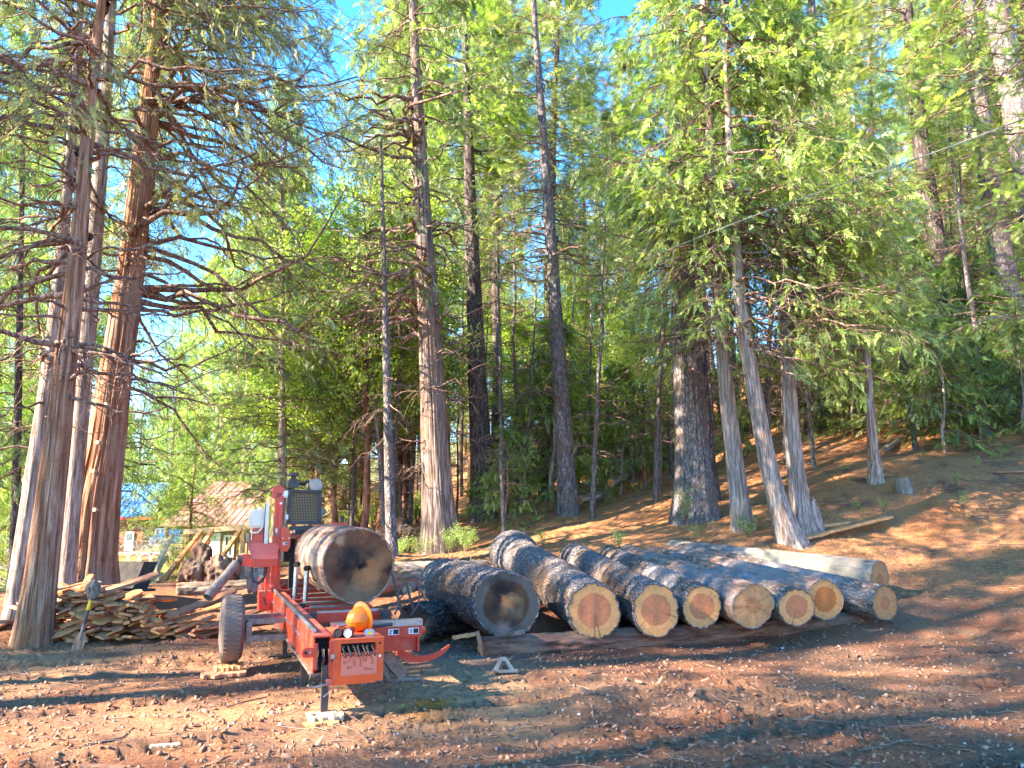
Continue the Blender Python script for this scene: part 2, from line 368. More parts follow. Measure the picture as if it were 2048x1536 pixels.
# weather-stained ends: centre x, y (log axes), radius, colour, edge sharpness
M['cut_stain_a'] = m_cut('stained_cut_face_mill', (.20, .085, .045), (.20, .08, .045), .5,
    [(.02, -.26, .26, (.16, .095, .06), 7), (.16, .02, .2, (.30, .14, .06), 9), (.12, .12, .17, (.06, .032, .02), 6), (-.06, .1, .17, (.03, .02, .016), 7), (-.14, .02, .19, (.022, .015, .014), 7), (-.10, -.12, .12, (.03, .02, .016), 7), (.08, -.12, .16, (.36, .14, .055), 9), (.17, -.02, .10, (.34, .13, .05), 9), (.02, -.02, .07, (.01, .008, .009), 18), (.06, -.13, .045, (.12, .045, .02), 18), (.32, -.06, .09, (.05, .018, .012), 12), (-.2, .25, .07, (.36, .2, .11), 16)])
M['cut_stain_b'] = m_cut('stained_cut_face_pile', (.10, .05, .03), (.14, .115, .10), .75,
    [(-.04, .17, .22, (.02, .014, .013), 6), (-.15, 0, .14, (.02, .016, .015), 6), (.08, -.02, .17, (.18, .115, .07), 9), (.04, .02, .12, (.42, .16, .06), 10), (.14, -.03, .07, (.03, .015, .01), 10), (-.02, -.27, .12, (.22, .13, .11), 10), (.1, -.22, .09, (.03, .025, .025), 8)])

# ------------------------------------------------------------------ terrain
ctrl = []
for x in (-9, -6, -3, 0, 3):
    for y in (1, 4, 7, 10): ctrl.append((x, y, 0))
ctrl += [(6, 2, 0), (6, 6, 0.02), (5.5, 10.2, .06), (0, 12.5, .08), (-3, 13.5, .02), (-6, 13, 0), (-9, -8, 0), (0, -8, 0), (9, -8, .2), (-30, 0, -.5), (14, 2, 1.2), (20, 8, 4.0), (24, -8, 3)]
for px, py, Y in ((1800, 1180, 12), (2040, 1180, 11.5), (1900, 1080, 14), (1748, 957, 17), (1900, 905, 19), (2048, 880, 19), (1910, 785, 23), (1655, 852, 25), (1400, 915, 28), (1150, 965, 32),
                  (965, 1035, 22), (900, 1000, 35), (700, 1085, 25), (560, 1120, 20), (1390, 1042, 17), (1480, 1062, 14.5), (1575, 1084, 13.8), (1135, 1030, 21), (882, 1118, 18), (785, 1104, 15.5),
                  (1250, 1090, 15), (1100, 1090, 16), (420, 1165, 17), (180, 1185, 13), (300, 1150, 22), (440, 1136, 38), (290, 1106, 66), (60, 1106, 66), (-200, 1130, 50), (1600, 690, 45), (2200, 560, 45), (1100, 860, 60), (700, 980, 60), (2300, 900, 16)):
    p = P(px, py, Y); ctrl.append(tuple(p))
ctrl += [(-80, 120, -2), (0, 130, 14), (80, 120, 40), (160, 160, 60), (-200, 300, 0), (90, 20, 22), (-120, -100, -2), (120, -100, 12)]
C = np.array(ctrl)
def _phi(d2): return .5 * d2 * np.log(d2 + 1e-9)
_A = _phi(((C[:, None, :2] - C[None, :, :2]) ** 2).sum(-1)) + np.eye(len(C)) * 1.5
_Q = np.concatenate([np.ones((len(C), 1)), C[:, :2]], 1)
_S = np.block([[_A, _Q], [_Q.T, np.zeros((3, 3))]])
_W = np.linalg.solve(_S, np.concatenate([C[:, 2], np.zeros(3)]))
def H(x, y):
    x = np.atleast_1d(np.asarray(x, float)); y = np.atleast_1d(np.asarray(y, float)); out = np.empty(x.shape)
    for i in range(0, len(x), 60000):
        d2 = (x[i:i + 60000, None] - C[None, :, 0]) ** 2 + (y[i:i + 60000, None] - C[None, :, 1]) ** 2
        out[i:i + 60000] = _phi(d2) @ _W[:len(C)] + _W[-3] + _W[-2] * x[i:i + 60000] + _W[-1] * y[i:i + 60000]
    return out
def hz(x, y): return float(H(x, y)[0])
def hit(px, py):
    """where the ray of a pixel meets the terrain"""
    a, b, c = ray(px, py); t = np.concatenate([np.arange(2, 40, .05), np.arange(40, 150, .5)])
    d = CAM_H + c * t - H(a * t, b * t); k = np.argmax(d < 0)
    if d[k] >= 0: k = len(t) - 1
    return Vector((a * t[k], b * t[k], float(H(a * t[k], b * t[k])[0])))
ang = np.concatenate([np.linspace(-180, -60, 30), np.linspace(-58, -45, 14), np.linspace(-44.5, 44.5, 980), np.linspace(45, 58, 14), np.linspace(60, 180, 30)])
ang = np.radians(ang)
dist = [1.2]
while dist[-1] < 700:
    d = dist[-1]; dist.append(d + (max(.009 * d, .012) if d > 2.2 and d < 40 else .05 * d))
dist = np.array(dist)
AA, DD = np.meshgrid(ang, dist, indexing='xy')
gx = (np.sin(AA) * DD).ravel(); gy = (np.cos(AA) * DD).ravel()
gz = H(gx, gy)
far = np.clip((DD.ravel() - 90) / 200, 0, 1); gz = gz * (1 - far) + far * np.clip(gz, -4, 30)
near = np.clip(1.15 - DD.ravel() / 34, 0, 1)
slope = np.clip((gz - .15) / 1.2, 0, 1)
P2 = np.stack([gx, gy, np.zeros_like(gx)], 1)
# tracks run from lower left to upper right across the yard
u = gx * .83 + gy * .56; v = -gx * .56 + gy * .83
n_big = fbm(P2 * .7, 3, 3); n_mid = fbm(np.stack([u * 1.3, v * 3.6, gx * 0], 1), 4, 21); n_sm = fbm(np.stack([u * 6, v * 12, gx * 0], 1), 5, 35, .65)
n_rid = 1 - np.abs(fbm(P2 * 4.2 + n_mid[:, None] * .5, 3, 51)); tread = np.sin(u * 26 + n_mid * 3) * np.exp(-((v % 2.6 - 1.3) / .28) ** 2)
clod = np.clip(fbm(P2 * 16, 2, 77) - .35, 0, 1)
rough = np.clip(.35 + 1.1 * fbm(P2 * .45 + 9, 3, 90) , .12, 1.2)
def ruts(u0, v0, u1, v1, wd, dp):
    dx, dy = u1 - u0, v1 - v0; L_ = math.hypot(dx, dy); tt = ((gx - u0) * dx + (gy - v0) * dy) / L_; s_ = (-(gx - u0) * dy + (gy - v0) * dx) / L_ + .12 * np.sin(tt * .8)
    m_ = np.clip(tt / .8, 0, 1) * np.clip((L_ - tt) / .8, 0, 1); pr = np.exp(-(s_ / wd) ** 4); sh = np.exp(-((np.abs(s_) - wd * 1.35) / (wd * .35)) ** 2)
    return m_ * (-dp * pr + dp * .7 * sh + .016 * pr * np.sign(np.sin(tt * 38 + 2.2 * np.abs(s_) / wd)) * (vnoise(np.stack([gx * 2, gy * 2, 0 * gx], 1), 4) > -.3))
rut = ruts(-5, 4.2, 1.0, 7.4, .13, .035) + ruts(-5.2, 5.6, -1.9, 7.6, .13, .03) + ruts(-.6, 4.2, 4.5, 5.6, .12, .03) + ruts(.3, 5.7, 7.5, 8.7, .14, .035) + ruts(1.2, 3.6, 6, 4.9, .13, .03) + ruts(-6, 8.2, -2.5, 9.2, .12, .03) + ruts(3, 9, 9.5, 9.8, .16, .04) + ruts(3.5, 7.6, 9, 8.6, .14, .03)
dz = (rut + .035 * n_big + .036 * n_mid * rough + .024 * n_sm * rough + .03 * (n_rid - .7) * rough + .012 * tread * (1 - slope) + .045 * clod * rough)
gz2 = gz + dz * near * (1 - .3 * slope) + slope * near * .10 * fbm(P2 * .9, 4, 61)
def gpatch(px, py, r, st=1.0):
    g = G(px, py); return st * np.exp(-((gx - g.x) ** 2 + (gy - g.y) ** 2 * .7) / (r * r))
base_c = np.array([.31, .135, .08]); grey_c = np.array([.25, .145, .10]); red_c = np.array([.36, .135, .075]); dust_c = np.array([.50, .29, .16]); litter_c = np.array([.50, .225, .105]); dark_c = np.array([.14, .07, .05])
def mx(c, k, d): return c + (d - c) * np.clip(k, 0, 1)[:, None]
nz1 = fbm(P2 * 1.1 + 4, 4, 5); nz2 = fbm(P2 * 3.1, 4, 8)
c = np.tile(base_c, (len(gx), 1))
c = mx(c, .5 + nz1 * 1.1, grey_c)
c = mx(c, (nz2 - .1) * 1.4, red_c)
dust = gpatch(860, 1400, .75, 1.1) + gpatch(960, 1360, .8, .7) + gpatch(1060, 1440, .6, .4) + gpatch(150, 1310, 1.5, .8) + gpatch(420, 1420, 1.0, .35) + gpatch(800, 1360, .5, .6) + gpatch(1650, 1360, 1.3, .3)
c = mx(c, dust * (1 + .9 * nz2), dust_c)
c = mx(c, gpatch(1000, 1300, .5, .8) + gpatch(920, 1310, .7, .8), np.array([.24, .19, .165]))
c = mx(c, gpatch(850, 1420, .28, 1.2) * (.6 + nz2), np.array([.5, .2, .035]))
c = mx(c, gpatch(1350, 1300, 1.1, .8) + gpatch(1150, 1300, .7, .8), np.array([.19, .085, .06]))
c = mx(c, (slope * 2.2 - .15 + .5 * nz1) * (1 - dust * .3), litter_c)
c = mx(c, slope * (nz2 * 1.5 - .2), dark_c * 1.6); c = mx(c, slope * (nz1 * 1.3 - .35), np.array([.50, .18, .08]))
lawn = np.clip((gy - 18) / 3, 0, 1) * np.clip((-gx - .24 * gy) / 1.5, 0, 1); lawn2 = lawn * (.75 + .9 * nz1)
c = mx(c, -rut * 14, dark_c * 1.3)
c = mx(c, lawn2 - gpatch(300, 1128, 3.5, 1.0), np.array([.22, .26, .05]))
c = mx(c, gpatch(300, 1128, 3.5, .9), np.array([.5, .26, .13]))
c = mx(c, np.clip((DD.ravel() - 60) / 40, 0, 1), np.array([.14, .14, .06]))
na, nd_ = len(ang), len(dist)
ii = np.arange(na * nd_).reshape(nd_, na)
F = np.stack([ii[:-1, :-1], ii[:-1, 1:], ii[1:, 1:], ii[1:, :-1]], -1).reshape(-1, 4)
seam = np.stack([ii[:-1, -1], ii[:-1, 0], ii[1:, 0], ii[1:, -1]], -1).reshape(-1, 4)
VV = np.stack([gx, gy, gz2], 1); cen = len(VV); VV = np.concatenate([VV, [[0, 0, 0]]]); c = np.concatenate([c, [base_c]])
F3 = np.stack([np.full(na, cen), np.roll(ii[0], -1), ii[0]], -1)
mg, n, b = new_mat('dirt_ground')
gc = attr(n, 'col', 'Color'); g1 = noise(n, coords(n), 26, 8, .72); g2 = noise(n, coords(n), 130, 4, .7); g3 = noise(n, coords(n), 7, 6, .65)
cc = mix(n, .8, gc, ramp(n, g1, [(.3, (.28, .25, .24)), (.5, (1, 1, 1)), (.72, (1.5, 1.42, 1.35))]), 'MULTIPLY')
cc = mix(n, .6, cc, ramp(n, g2, [(.3, (.5, .48, .46)), (.6, (1.15, 1.15, 1.15))]), 'MULTIPLY')
cc = mix(n, mathn(n, 'MULTIPLY', mathn(n, 'SUBTRACT', g3, .56, clamp=True), 4, clamp=True), cc, mix(n, .5, cc, (.09, .05, .04)))
n.links.new(cc, b.inputs['Base Color']); b.inputs['Roughness'].default_value = 1; b.inputs['Specular IOR Level'].default_value = .08
bump(n, b, mathn(n, 'ADD', g1, mathn(n, 'MULTIPLY', g2, .45)), 1.0, .04)
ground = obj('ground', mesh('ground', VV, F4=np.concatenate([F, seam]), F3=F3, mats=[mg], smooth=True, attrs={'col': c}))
tag(ground, kind='structure')

# ------------------------------------------------------------------ foliage templates
def t_cedar(nl=14, rs=0):
    r = np.random.default_rng(rs); V = []; 
    for i in range(nl):
        s = (i + .5) / nl; side = 1 if i % 2 else -1
        ln = .34 * (1 - .45 * s) * r.uniform(.8, 1.2); an = side * r.uniform(.45, .95) * (1 - s * .5)
        o = np.array([s * .72, 0, r.uniform(-.04, .04) - .10 * s * s]); d = np.array([math.cos(an), math.sin(an), r.uniform(-.35, .2)])
        w_ = .026 * r.uniform(.8, 1.3); nrm = np.array([-math.sin(an), math.cos(an), 0])
        V += [o, o + d * ln * .55 + nrm * w_, o + d * ln, o + d * ln * .55 - nrm * w_]
    o = np.array([.6, 0, -.05]); V += [o, o + [.2, .03, 0], o + [.42, 0, -.08], o + [.2, -.03, 0]]
    return np.array(V)
def t_fir(nl=12, rs=0):
    r = np.random.default_rng(rs); V = []
    for i in range(nl):
        s = (i + .5) / nl; side = 1 if i % 2 else -1
        ln = .30 * (1 - .4 * s); an = side * r.uniform(.75, 1.1)
        o = np.array([s * .8, 0, 0]); d = np.array([math.cos(an), math.sin(an), r.uniform(-.1, .15)]); nrm = np.array([-math.sin(an), math.cos(an), 0]) * .03
        V += [o - nrm, o + d * ln - nrm * .4, o + d * ln + nrm * .4, o + nrm]
    V += [[0, .02, .01], [0, -.02, .01], [1.0, -.015, -.03], [1.0, .015, -.03]]
    return np.array(V)
def t_leaf(nl=9, rs=0):
    r = np.random.default_rng(rs); V = []
    for i in range(nl):
        o = r.normal(0, .26, 3) + [.4, 0, 0]; a = r.normal(0, 1, 3); a /= np.linalg.norm(a); b_ = np.cross(a, r.normal(0, 1, 3)); b_ /= np.linalg.norm(b_)
        L_ = .17; V += [o, o + a * L_ * .5 + b_ * .05, o + a * L_, o + a * L_ * .5 - b_ * .05]
    return np.array(V)
TEMPL = {'cedar': [t_cedar(17, k) for k in range(3)], 'cedar_lo': [t_cedar(8, k) * [1, 1.1, 1] for k in range(3)], 'fir': [t_fir(13, k) for k in range(3)], 'fir_lo': [t_fir(8, k) * [1, 1.2, 1] for k in range(3)], 'leaf': [t_leaf(9, k) for k in range(3)]}
for k in ('cedar_lo', 'fir_lo'): pass
def sprays(O, D, size, kind, r, updev=.55):
    """place leaf sprays; returns verts, quads, rnd attribute"""
    N = len(O); D = D / (np.linalg.norm(D, axis=1, keepdims=True) + 1e-9)
    up = np.array([0, 0, 1.]) + r.normal(0, updev, (N, 3)); Yv = np.cross(up, D); Yv /= np.linalg.norm(Yv, axis=1, keepdims=True) + 1e-9
    Zv = np.cross(D, Yv); which = r.integers(0, 3, N); Vs = []; Rn = []; rnd = r.random(N)
    for k in range(3):
        m = which == k; T = TEMPL[kind][k]
        if not m.any(): continue
        Rm = np.stack([D[m], Yv[m], Zv[m]], 1)
        V = np.einsum('vk,nkj->nvj', T, Rm) * size[m][:, None, None] + O[m][:, None]
        Vs.append(V.reshape(-1, 3)); Rn.append(np.repeat(rnd[m], len(T)))
    V = np.concatenate(Vs); return V, np.arange(len(V)).reshape(-1, 4), np.concatenate(Rn)

def grow(pathf, zs, Lf, r, style='cedar', azf=None, M=12, q=4, s0=.25, size=.42, leaf='cedar', twig_wood=True, br=.0088, foli=1.0, bsides=6, wig=1.0):
    """branches, twigs and sprays; returns (wood V,F), (leaf V,F,rnd)"""
    zs = np.asarray(zs, float); N = len(zs); K = 10; s = np.linspace(0, 1, K)
    base = pathf(zs); az = r.uniform(0, 2 * np.pi, N) if azf is None else azf(N, zs); L = Lf(zs) * r.uniform(.7, 1.15, N)
    h = np.stack([np.cos(az), np.sin(az), np.zeros(N)], 1); sd = np.stack([-np.sin(az), np.cos(az), np.zeros(N)], 1)
    if style == 'cedar': a, b_, c_ = r.uniform(-.15, .35, N), r.uniform(.45, 1.05, N), r.uniform(.3, .85, N)
    elif style == 'fir': a, b_, c_ = r.uniform(-.1, .15, N), r.uniform(.1, .35, N), r.uniform(0, .2, N)
    else: a, b_, c_ = r.uniform(.4, 1.1, N), r.uniform(-.1, .3, N), r.uniform(-.1, .1, N)
    z = L[:, None] * (a[:, None] * s - b_[:, None] * s ** 2 + c_[:, None] * s ** 3)
    lat = L[:, None] * (r.normal(0, .10, (N, 1)) * np.sin(s * np.pi)[None] + r.normal(0, .035, (N, 1)) * np.sin(s * 3 * np.pi + 1)[None] + r.normal(0, .02, (N, K)) * (s > .1)) * wig
    lat2 = L[:, None] * (r.normal(0, .018, (N, K)) * (s > .1)) * wig
    Pn = base[:, None] + h[:, None] * (L[:, None] * s)[..., None] + sd[:, None] * lat[..., None]; Pn[..., 2] += z + lat2
    rad = (br * L + .006)[:, None] * (1 - .82 * s)[None]; rad[:, 0] *= 1.5
    Vw, Fw = tubes(Pn, rad, bsides)
    # twigs
    sj = s0 + (1 - s0) * (np.arange(M) + r.uniform(0, 1, (N, M))) / M; sj = np.clip(sj, 0, .995)
    f = sj * (K - 1); i0 = f.astype(int); t = (f - i0)[..., None]; nn = np.arange(N)[:, None]
    O = Pn[nn, i0] * (1 - t) + Pn[nn, i0 + 1] * t; T = Pn[nn, i0 + 1] - Pn[nn, i0]; T /= np.linalg.norm(T, axis=2, keepdims=True) + 1e-9
    sgn = np.where((np.arange(M) % 2)[None], 1, -1) * np.ones((N, 1)); an = sgn * r.uniform(.4, 1.25, (N, M))
    ca, sa = np.cos(an)[..., None], np.sin(an)[..., None]; Sx = np.stack([-T[..., 1], T[..., 0], np.zeros(T.shape[:2])], -1); Sx /= np.linalg.norm(Sx, axis=2, keepdims=True) + 1e-9
    Dt = T * ca + Sx * sa; Dt[..., 2] += r.normal(-.22 if style == 'cedar' else -.08, .22, (N, M)); Dt /= np.linalg.norm(Dt, axis=2, keepdims=True)
    Lt = L[:, None] * .40 * (1 - .62 * sj) * r.uniform(.6, 1.25, (N, M)) + .12
    KT = 5; st = np.linspace(0, 1, KT); cv = r.normal(-.35 if style == 'cedar' else -.1, .25, (N, M))
    Pt = O[:, :, None] + Dt[:, :, None] * (Lt[..., None] * st)[..., None]; Pt[..., 2] += (cv * Lt)[..., None] * st ** 2
    Pt += r.normal(0, .03, Pt.shape) * Lt[..., None, None] * (st > .1)[None, None, :, None]
    Pt = Pt.reshape(-1, KT, 3); Ltf = Lt.reshape(-1)
    if twig_wood:
        rt = (.0065 * Ltf + .0035)[:, None] * (1 - .7 * st)[None]; Vt, Ft = tubes(Pt, rt, 3)
        Fw = np.concatenate([Fw, Ft + len(Vw)]); Vw = np.concatenate([Vw, Vt])
    if foli <= 0: return (Vw, Fw), None
    Os, Ds, Ss = [], [], []
    for k in range(q):
        uu = .25 + .75 * (k + r.random(len(Pt))) / q; f = np.clip(uu * (KT - 1), 0, KT - 1.001); i0 = f.astype(int); t = (f - i0)[:, None]; ar = np.arange(len(Pt))
        o = Pt[ar, i0] * (1 - t) + Pt[ar, i0 + 1] * t; d = Pt[ar, i0 + 1] - Pt[ar, i0]; d /= np.linalg.norm(d, axis=1, keepdims=True) + 1e-9
        d = d + r.normal(0, .42, d.shape); d[:, 2] += -.12 if style == 'cedar' else .05
        keep = r.random(len(Pt)) < foli
        Os.append(o[keep]); Ds.append(d[keep]); Ss.append((size * np.exp(r.uniform(-.95, .15, len(Pt))))[keep])
    Vl, Fl, rl = sprays(np.concatenate(Os), np.concatenate(Ds), np.concatenate(Ss), leaf, r)
    return (Vw, Fw), (Vl, Fl, rl)

def trunk_mesh(name, pts, rad, mat, S=28, step=.16, furrow=.05, fs=9.0, flare=.0, seed=0, base=(0, 0, 0), lumps=.03):
    pts = np.array([tuple(p) for p in pts]); rad = np.array(rad); d = np.concatenate([[0], np.cumsum(np.linalg.norm(np.diff(pts, axis=0), axis=1))])
    n_ = max(6, int(d[-1] / step)); dd = np.linspace(0, d[-1], n_); sm = lambda a: np.interp(dd, d, a)
    pp = np.stack([sm(pts[:, k]) for k in range(3)], 1); rr = sm(rad)
    k = max(1, int(.8 / step)); ker = np.hanning(2 * k + 1); ker /= ker.sum()
    for j in range(3):
        e = np.pad(pp[:, j], k, mode='reflect', reflect_type='odd'); pp[:, j] = np.convolve(e, ker, 'valid')
    th = np.linspace(0, 2 * np.pi, S, endpoint=False); TH, ZZ = np.meshgrid(th, dd)
    c3 = np.stack([np.cos(TH) * fs, np.sin(TH) * fs, ZZ * .55 + seed * 3.1], -1).reshape(-1, 3) * .5
    rid = 1 - 2 * np.abs(fbm(c3, 3, seed)); rid = rid.reshape(TH.shape)
    lob = fbm(np.stack([np.cos(TH) * 1.3, np.sin(TH) * 1.3, ZZ * .35 + seed], -1).reshape(-1, 3), 2, seed + 5).reshape(TH.shape)
    fl = flare * np.exp(-ZZ / (rr[0] * 1.7)) * (1 + .35 * np.cos(TH * 5 + seed) + .2 * np.cos(TH * 3 + seed * 2))
    RR = rr[:, None] * (1 + furrow * rid + lumps * lob + fl)
    X = pp[:, 0, None] + RR * np.cos(TH); Y_ = pp[:, 1, None] + RR * np.sin(TH); Z = pp[:, 2, None] + 0 * TH
    V = np.stack([X, Y_, Z], -1).reshape(-1, 3) - np.array(base)
    ii = np.arange(n_ * S).reshape(n_, S); nx = np.roll(ii, -1, 1)
    F = np.stack([ii[:-1], nx[:-1], nx[1:], ii[1:]], -1).reshape(-1, 4)
    return V, F

TREES = 'trees'
def near_tree(name, label, Y, pts, H_top, bark, crowns, group=None, cat='tree', flare=.45, furrow=.055, S=40, seed=1, fs=9.0, dead=(), sides=6, limbm='limb', step=.12):
    """pts: (px, py, width_px) up the trunk at depth Y"""
    r = np.random.default_rng(seed)
    W = [P(a, b_, Y) for a, b_, c_ in pts]; rd = [c_ / 2 / FPX * Y * Y / math.hypot(Y, p.x) for (a, b_, c_), p in zip(pts, W)]
    W[0].z = min(W[0].z, hz(W[0].x, W[0].y)) - .15
    last, prev = W[-1], W[-2]; dirv = (last - prev); dirv.z = max(dirv.z, .1)
    if H_top > last.z:
        k = (H_top - last.z) / dirv.z; W.append(last + dirv * k * Vector((.6, .6, 1)).length / Vector((.6, .6, 1)).length); rd.append(max(.03, rd[-1] * .18))
    bse = Vector((W[0].x, W[0].y, hz(W[0].x, W[0].y)))
    root = empty(name, bse, 0, label, cat, group)
    V, F = trunk_mesh(name, W, rd, None, S=S, furrow=furrow, fs=fs, flare=flare * .45, seed=seed, base=bse, step=step)
    zz = np.array([p.z for p in W]); xx = np.array([p.x for p in W]); yy = np.array([p.y for p in W])
    pf = lambda z: np.stack([np.interp(z, zz, xx), np.interp(z, zz, yy), z], 1)
    Vs, Fs, ms = [V], [F], [np.zeros(len(F), int)]; off = len(V); Lv, Lf_, Lr = [], [], []; lo = 0
    for cr in list(crowns) + [dict(d_, foli=0) for d_ in dead]:
        cr = dict(cr); z0, z1, nb = cr.pop('z0'), cr.pop('z1'), cr.pop('nb'); pw = cr.pop('pw', 1.0)
        zs = z0 + (z1 - z0) * r.random(nb) ** pw
        w_, l_ = grow(pf, zs, cr.pop('L'), r, **cr)
        Vs.append(w_[0] - np.array(bse)); Fs.append(w_[1] + off); ms.append(np.ones(len(w_[1]), int)); off += len(w_[0])
        if l_: Lv.append(l_[0] - np.array(bse)); Lf_.append(l_[1] + lo); Lr.append(l_[2]); lo += len(l_[0])
    obj('trunk', mesh('trunk', np.concatenate(Vs), F4=np.concatenate(Fs), mats=[M[bark], M[limbm]], mi=np.concatenate(ms), smooth=True), root)
    return root, (Lv, Lf_, Lr), bse
def add_crown(tr, leafmat):
    root, (Lv, Lf_, Lr), bse = tr
    if Lv: obj('crown', mesh('crown', np.concatenate(Lv), F4=np.concatenate(Lf_), mats=[M[leafmat]], attrs={'rnd': np.concatenate(Lr)}), root)
    return root
def cone(z0, z1, L0, L1, lo=.55, p=.8):
    """branch length: longest low in the crown, short at the tip"""
    return lambda z: L1 + (L0 - L1) * np.clip((z1 - z) / (z1 - z0), 0, 1) ** p

# ------------------------------------------------------------------ the big trees, left group
def azr(lo, hi): return lambda N, zs: R(lo) + rng.random(N) * R(hi - lo)
t = near_tree('cedar_tree', 'tall thin cedar with bare dark limbs, left of the board pile', 9.7,
    [(62, 1292, 82), (83, 1150, 63), (100, 1000, 58), (113, 900, 54), (127, 760, 48), (141, 640, 42), (157, 500, 37), (165, 380, 31), (181, 200, 25), (203, 0, 20)], 21, 'cedar_bark',
    [dict(z0=6.3, z1=12, nb=50, L=cone(5, 20, 3.0, 1.6), M=16, q=5, size=.30, s0=.15, foli=.9), dict(z0=12, z1=21, nb=26, L=cone(5, 22, 2.8, .8), M=9, q=3, size=.6, leaf='cedar_lo', twig_wood=False)],
    dead=[dict(z0=3.0, z1=7.5, nb=34, L=lambda z: 1.5 + 0 * z, M=9, s0=.2, br=.014), dict(z0=3.2, z1=8, nb=16, L=lambda z: 2.7 + 0 * z, M=12, s0=.3, br=.012, azf=azr(120, 240))], flare=.2, seed=2, S=110, furrow=.085, fs=17, limbm='limb', step=.07)
add_crown(t, 'leaf_blue')
t = near_tree('cedar_tree', 'narrow grey-brown cedar leaning close behind the left side of the front thin cedar', 11.2,
    [(22, 1275, 52), (40, 1150, 42), (60, 1000, 37), (80, 860, 34), (100, 720, 30), (122, 520, 26), (142, 300, 22), (155, 100, 16)], 15, 'pale_bark',
    [dict(z0=6, z1=14, nb=30, L=cone(5, 15, 2.6, .8), M=11, q=3, size=.34, foli=.7)], dead=[dict(z0=2.5, z1=7, nb=16, L=lambda z: 1.4 + 0 * z, M=8)], flare=.4, seed=3, S=40)
add_crown(t, 'leaf_blue')
t = near_tree('cedar_tree', 'slim pale grey cedar standing between the thin front cedar and the thick red one', 12.3,
    [(128, 1195, 44), (142, 1040, 37), (155, 900, 36), (167, 760, 37), (181, 600, 36), (193, 450, 32), (204, 300, 30), (216, 120, 24)], 20, 'pale_bark',
    [dict(z0=8.2, z1=18, nb=34, L=cone(6, 20, 2.8, .8), M=11, q=4, size=.38, foli=.8)], dead=[dict(z0=3.5, z1=9, nb=14, L=lambda z: 1.3 + 0 * z, M=8)], flare=.35, seed=4, S=40)
add_crown(t, 'leaf_blue')
t = near_tree('cedar_tree', 'thickest red-barked leaning cedar with limb stubs behind the board pile', 13.0,
    [(178, 1190, 110), (182, 1120, 94), (194, 1000, 88), (212, 900, 76), (226, 780, 68), (239, 700, 62), (253, 600, 58), (267, 500, 53), (280, 380, 50), (289, 300, 47), (303, 200, 40), (313, 80, 33), (325, -80, 26)], 25, 'cedar_red',
    [dict(z0=5.2, z1=9.5, nb=30, L=lambda z: 3.6 + 0 * z, M=17, q=4, size=.28, s0=.4, foli=.5, azf=azr(-38, 80), br=.013),
     dict(z0=9, z1=15, nb=54, L=cone(6, 26, 3.8, 1.2), M=18, q=5, size=.32, s0=.25, foli=.85, azf=azr(-45, 80)),
     dict(z0=7.6, z1=14, nb=30, L=lambda z: 3.0 + 0 * z, M=14, q=4, size=.34, azf=azr(80, 200), foli=.7),
     dict(z0=14, z1=25, nb=30, L=cone(6, 26, 3.9, .8), M=10, q=3, size=.7, leaf='cedar_lo', twig_wood=False)],
    dead=[dict(z0=3.6, z1=6.5, nb=12, L=lambda z: 2.3 + 0 * z, M=13, azf=azr(-70, 60), s0=.3, br=.014), dict(z0=3, z1=8, nb=14, L=lambda z: 1.1 + 0 * z, M=6, br=.02)], flare=.32, seed=5, S=150, furrow=.10, fs=19, step=.07)
add_crown(t, 'leaf_blue')
# sawn limb stubs on the thick cedar
for px, py in ((206, 888), (197, 945), (222, 812), (200, 1022)):
    p = P(px, py, 12.74) - t[0].location
    MB().cyl(p + Vector((0, .16, 0)), p + Vector((-.05, -.09, .02)), .04, .032, 10).build('limb_stub', M['pale_wood'], t[0])
t = near_tree('conifer_tree', 'young dark trunk at the left edge, farther back than the cedars', 17,
    [(22, 1235, 26), (26, 1150, 22), (30, 1050, 20), (34, 900, 18), (38, 700, 15)], 12, 'dark_bark', [dict(z0=2.4, z1=11, nb=44, L=cone(2, 12, 2.2, .4), M=11, q=4, size=.36)], flare=.3, seed=6, S=20)
add_crown(t, 'leaf_cedar')
# centre group
t = near_tree('fir_tree', 'straight slender sunlit trunk rising behind the mill engine', 20,
    [(566, 1128, 22), (565, 1000, 19), (565, 880, 17), (565, 760, 14), (564, 680, 12), (563, 500, 9)], 11.5, 'pale_bark',
    [dict(z0=2.2, z1=6, nb=60, L=lambda z: 1.9 + 0 * z, M=14, q=3, size=.34, foli=.62, leaf='fir', style='fir'), dict(z0=6, z1=11.5, nb=70, L=cone(6, 12, 2.0, .3), M=12, q=4, size=.36, leaf='fir', style='fir')], flare=.2, seed=7, S=20)
add_crown(t, 'leaf_cedar')
t = near_tree('pine_tree', 'smooth grey trunk standing just behind the log on the mill', 15.5,
    [(786, 1108, 26), (781, 1040, 21), (777, 900, 18), (774, 750, 16), (770, 600, 13), (766, 450, 9)], 9.5, 'grey_bark', [dict(z0=5.6, z1=9.5, nb=24, L=cone(5, 10, 1.5, .3), M=9, q=3, size=.3, foli=.6)],
    dead=[dict(z0=3, z1=6.5, nb=16, L=lambda z: .9 + 0 * z, M=6)], flare=.3, seed=8, S=24, furrow=.03)
add_crown(t, 'leaf_cedar')
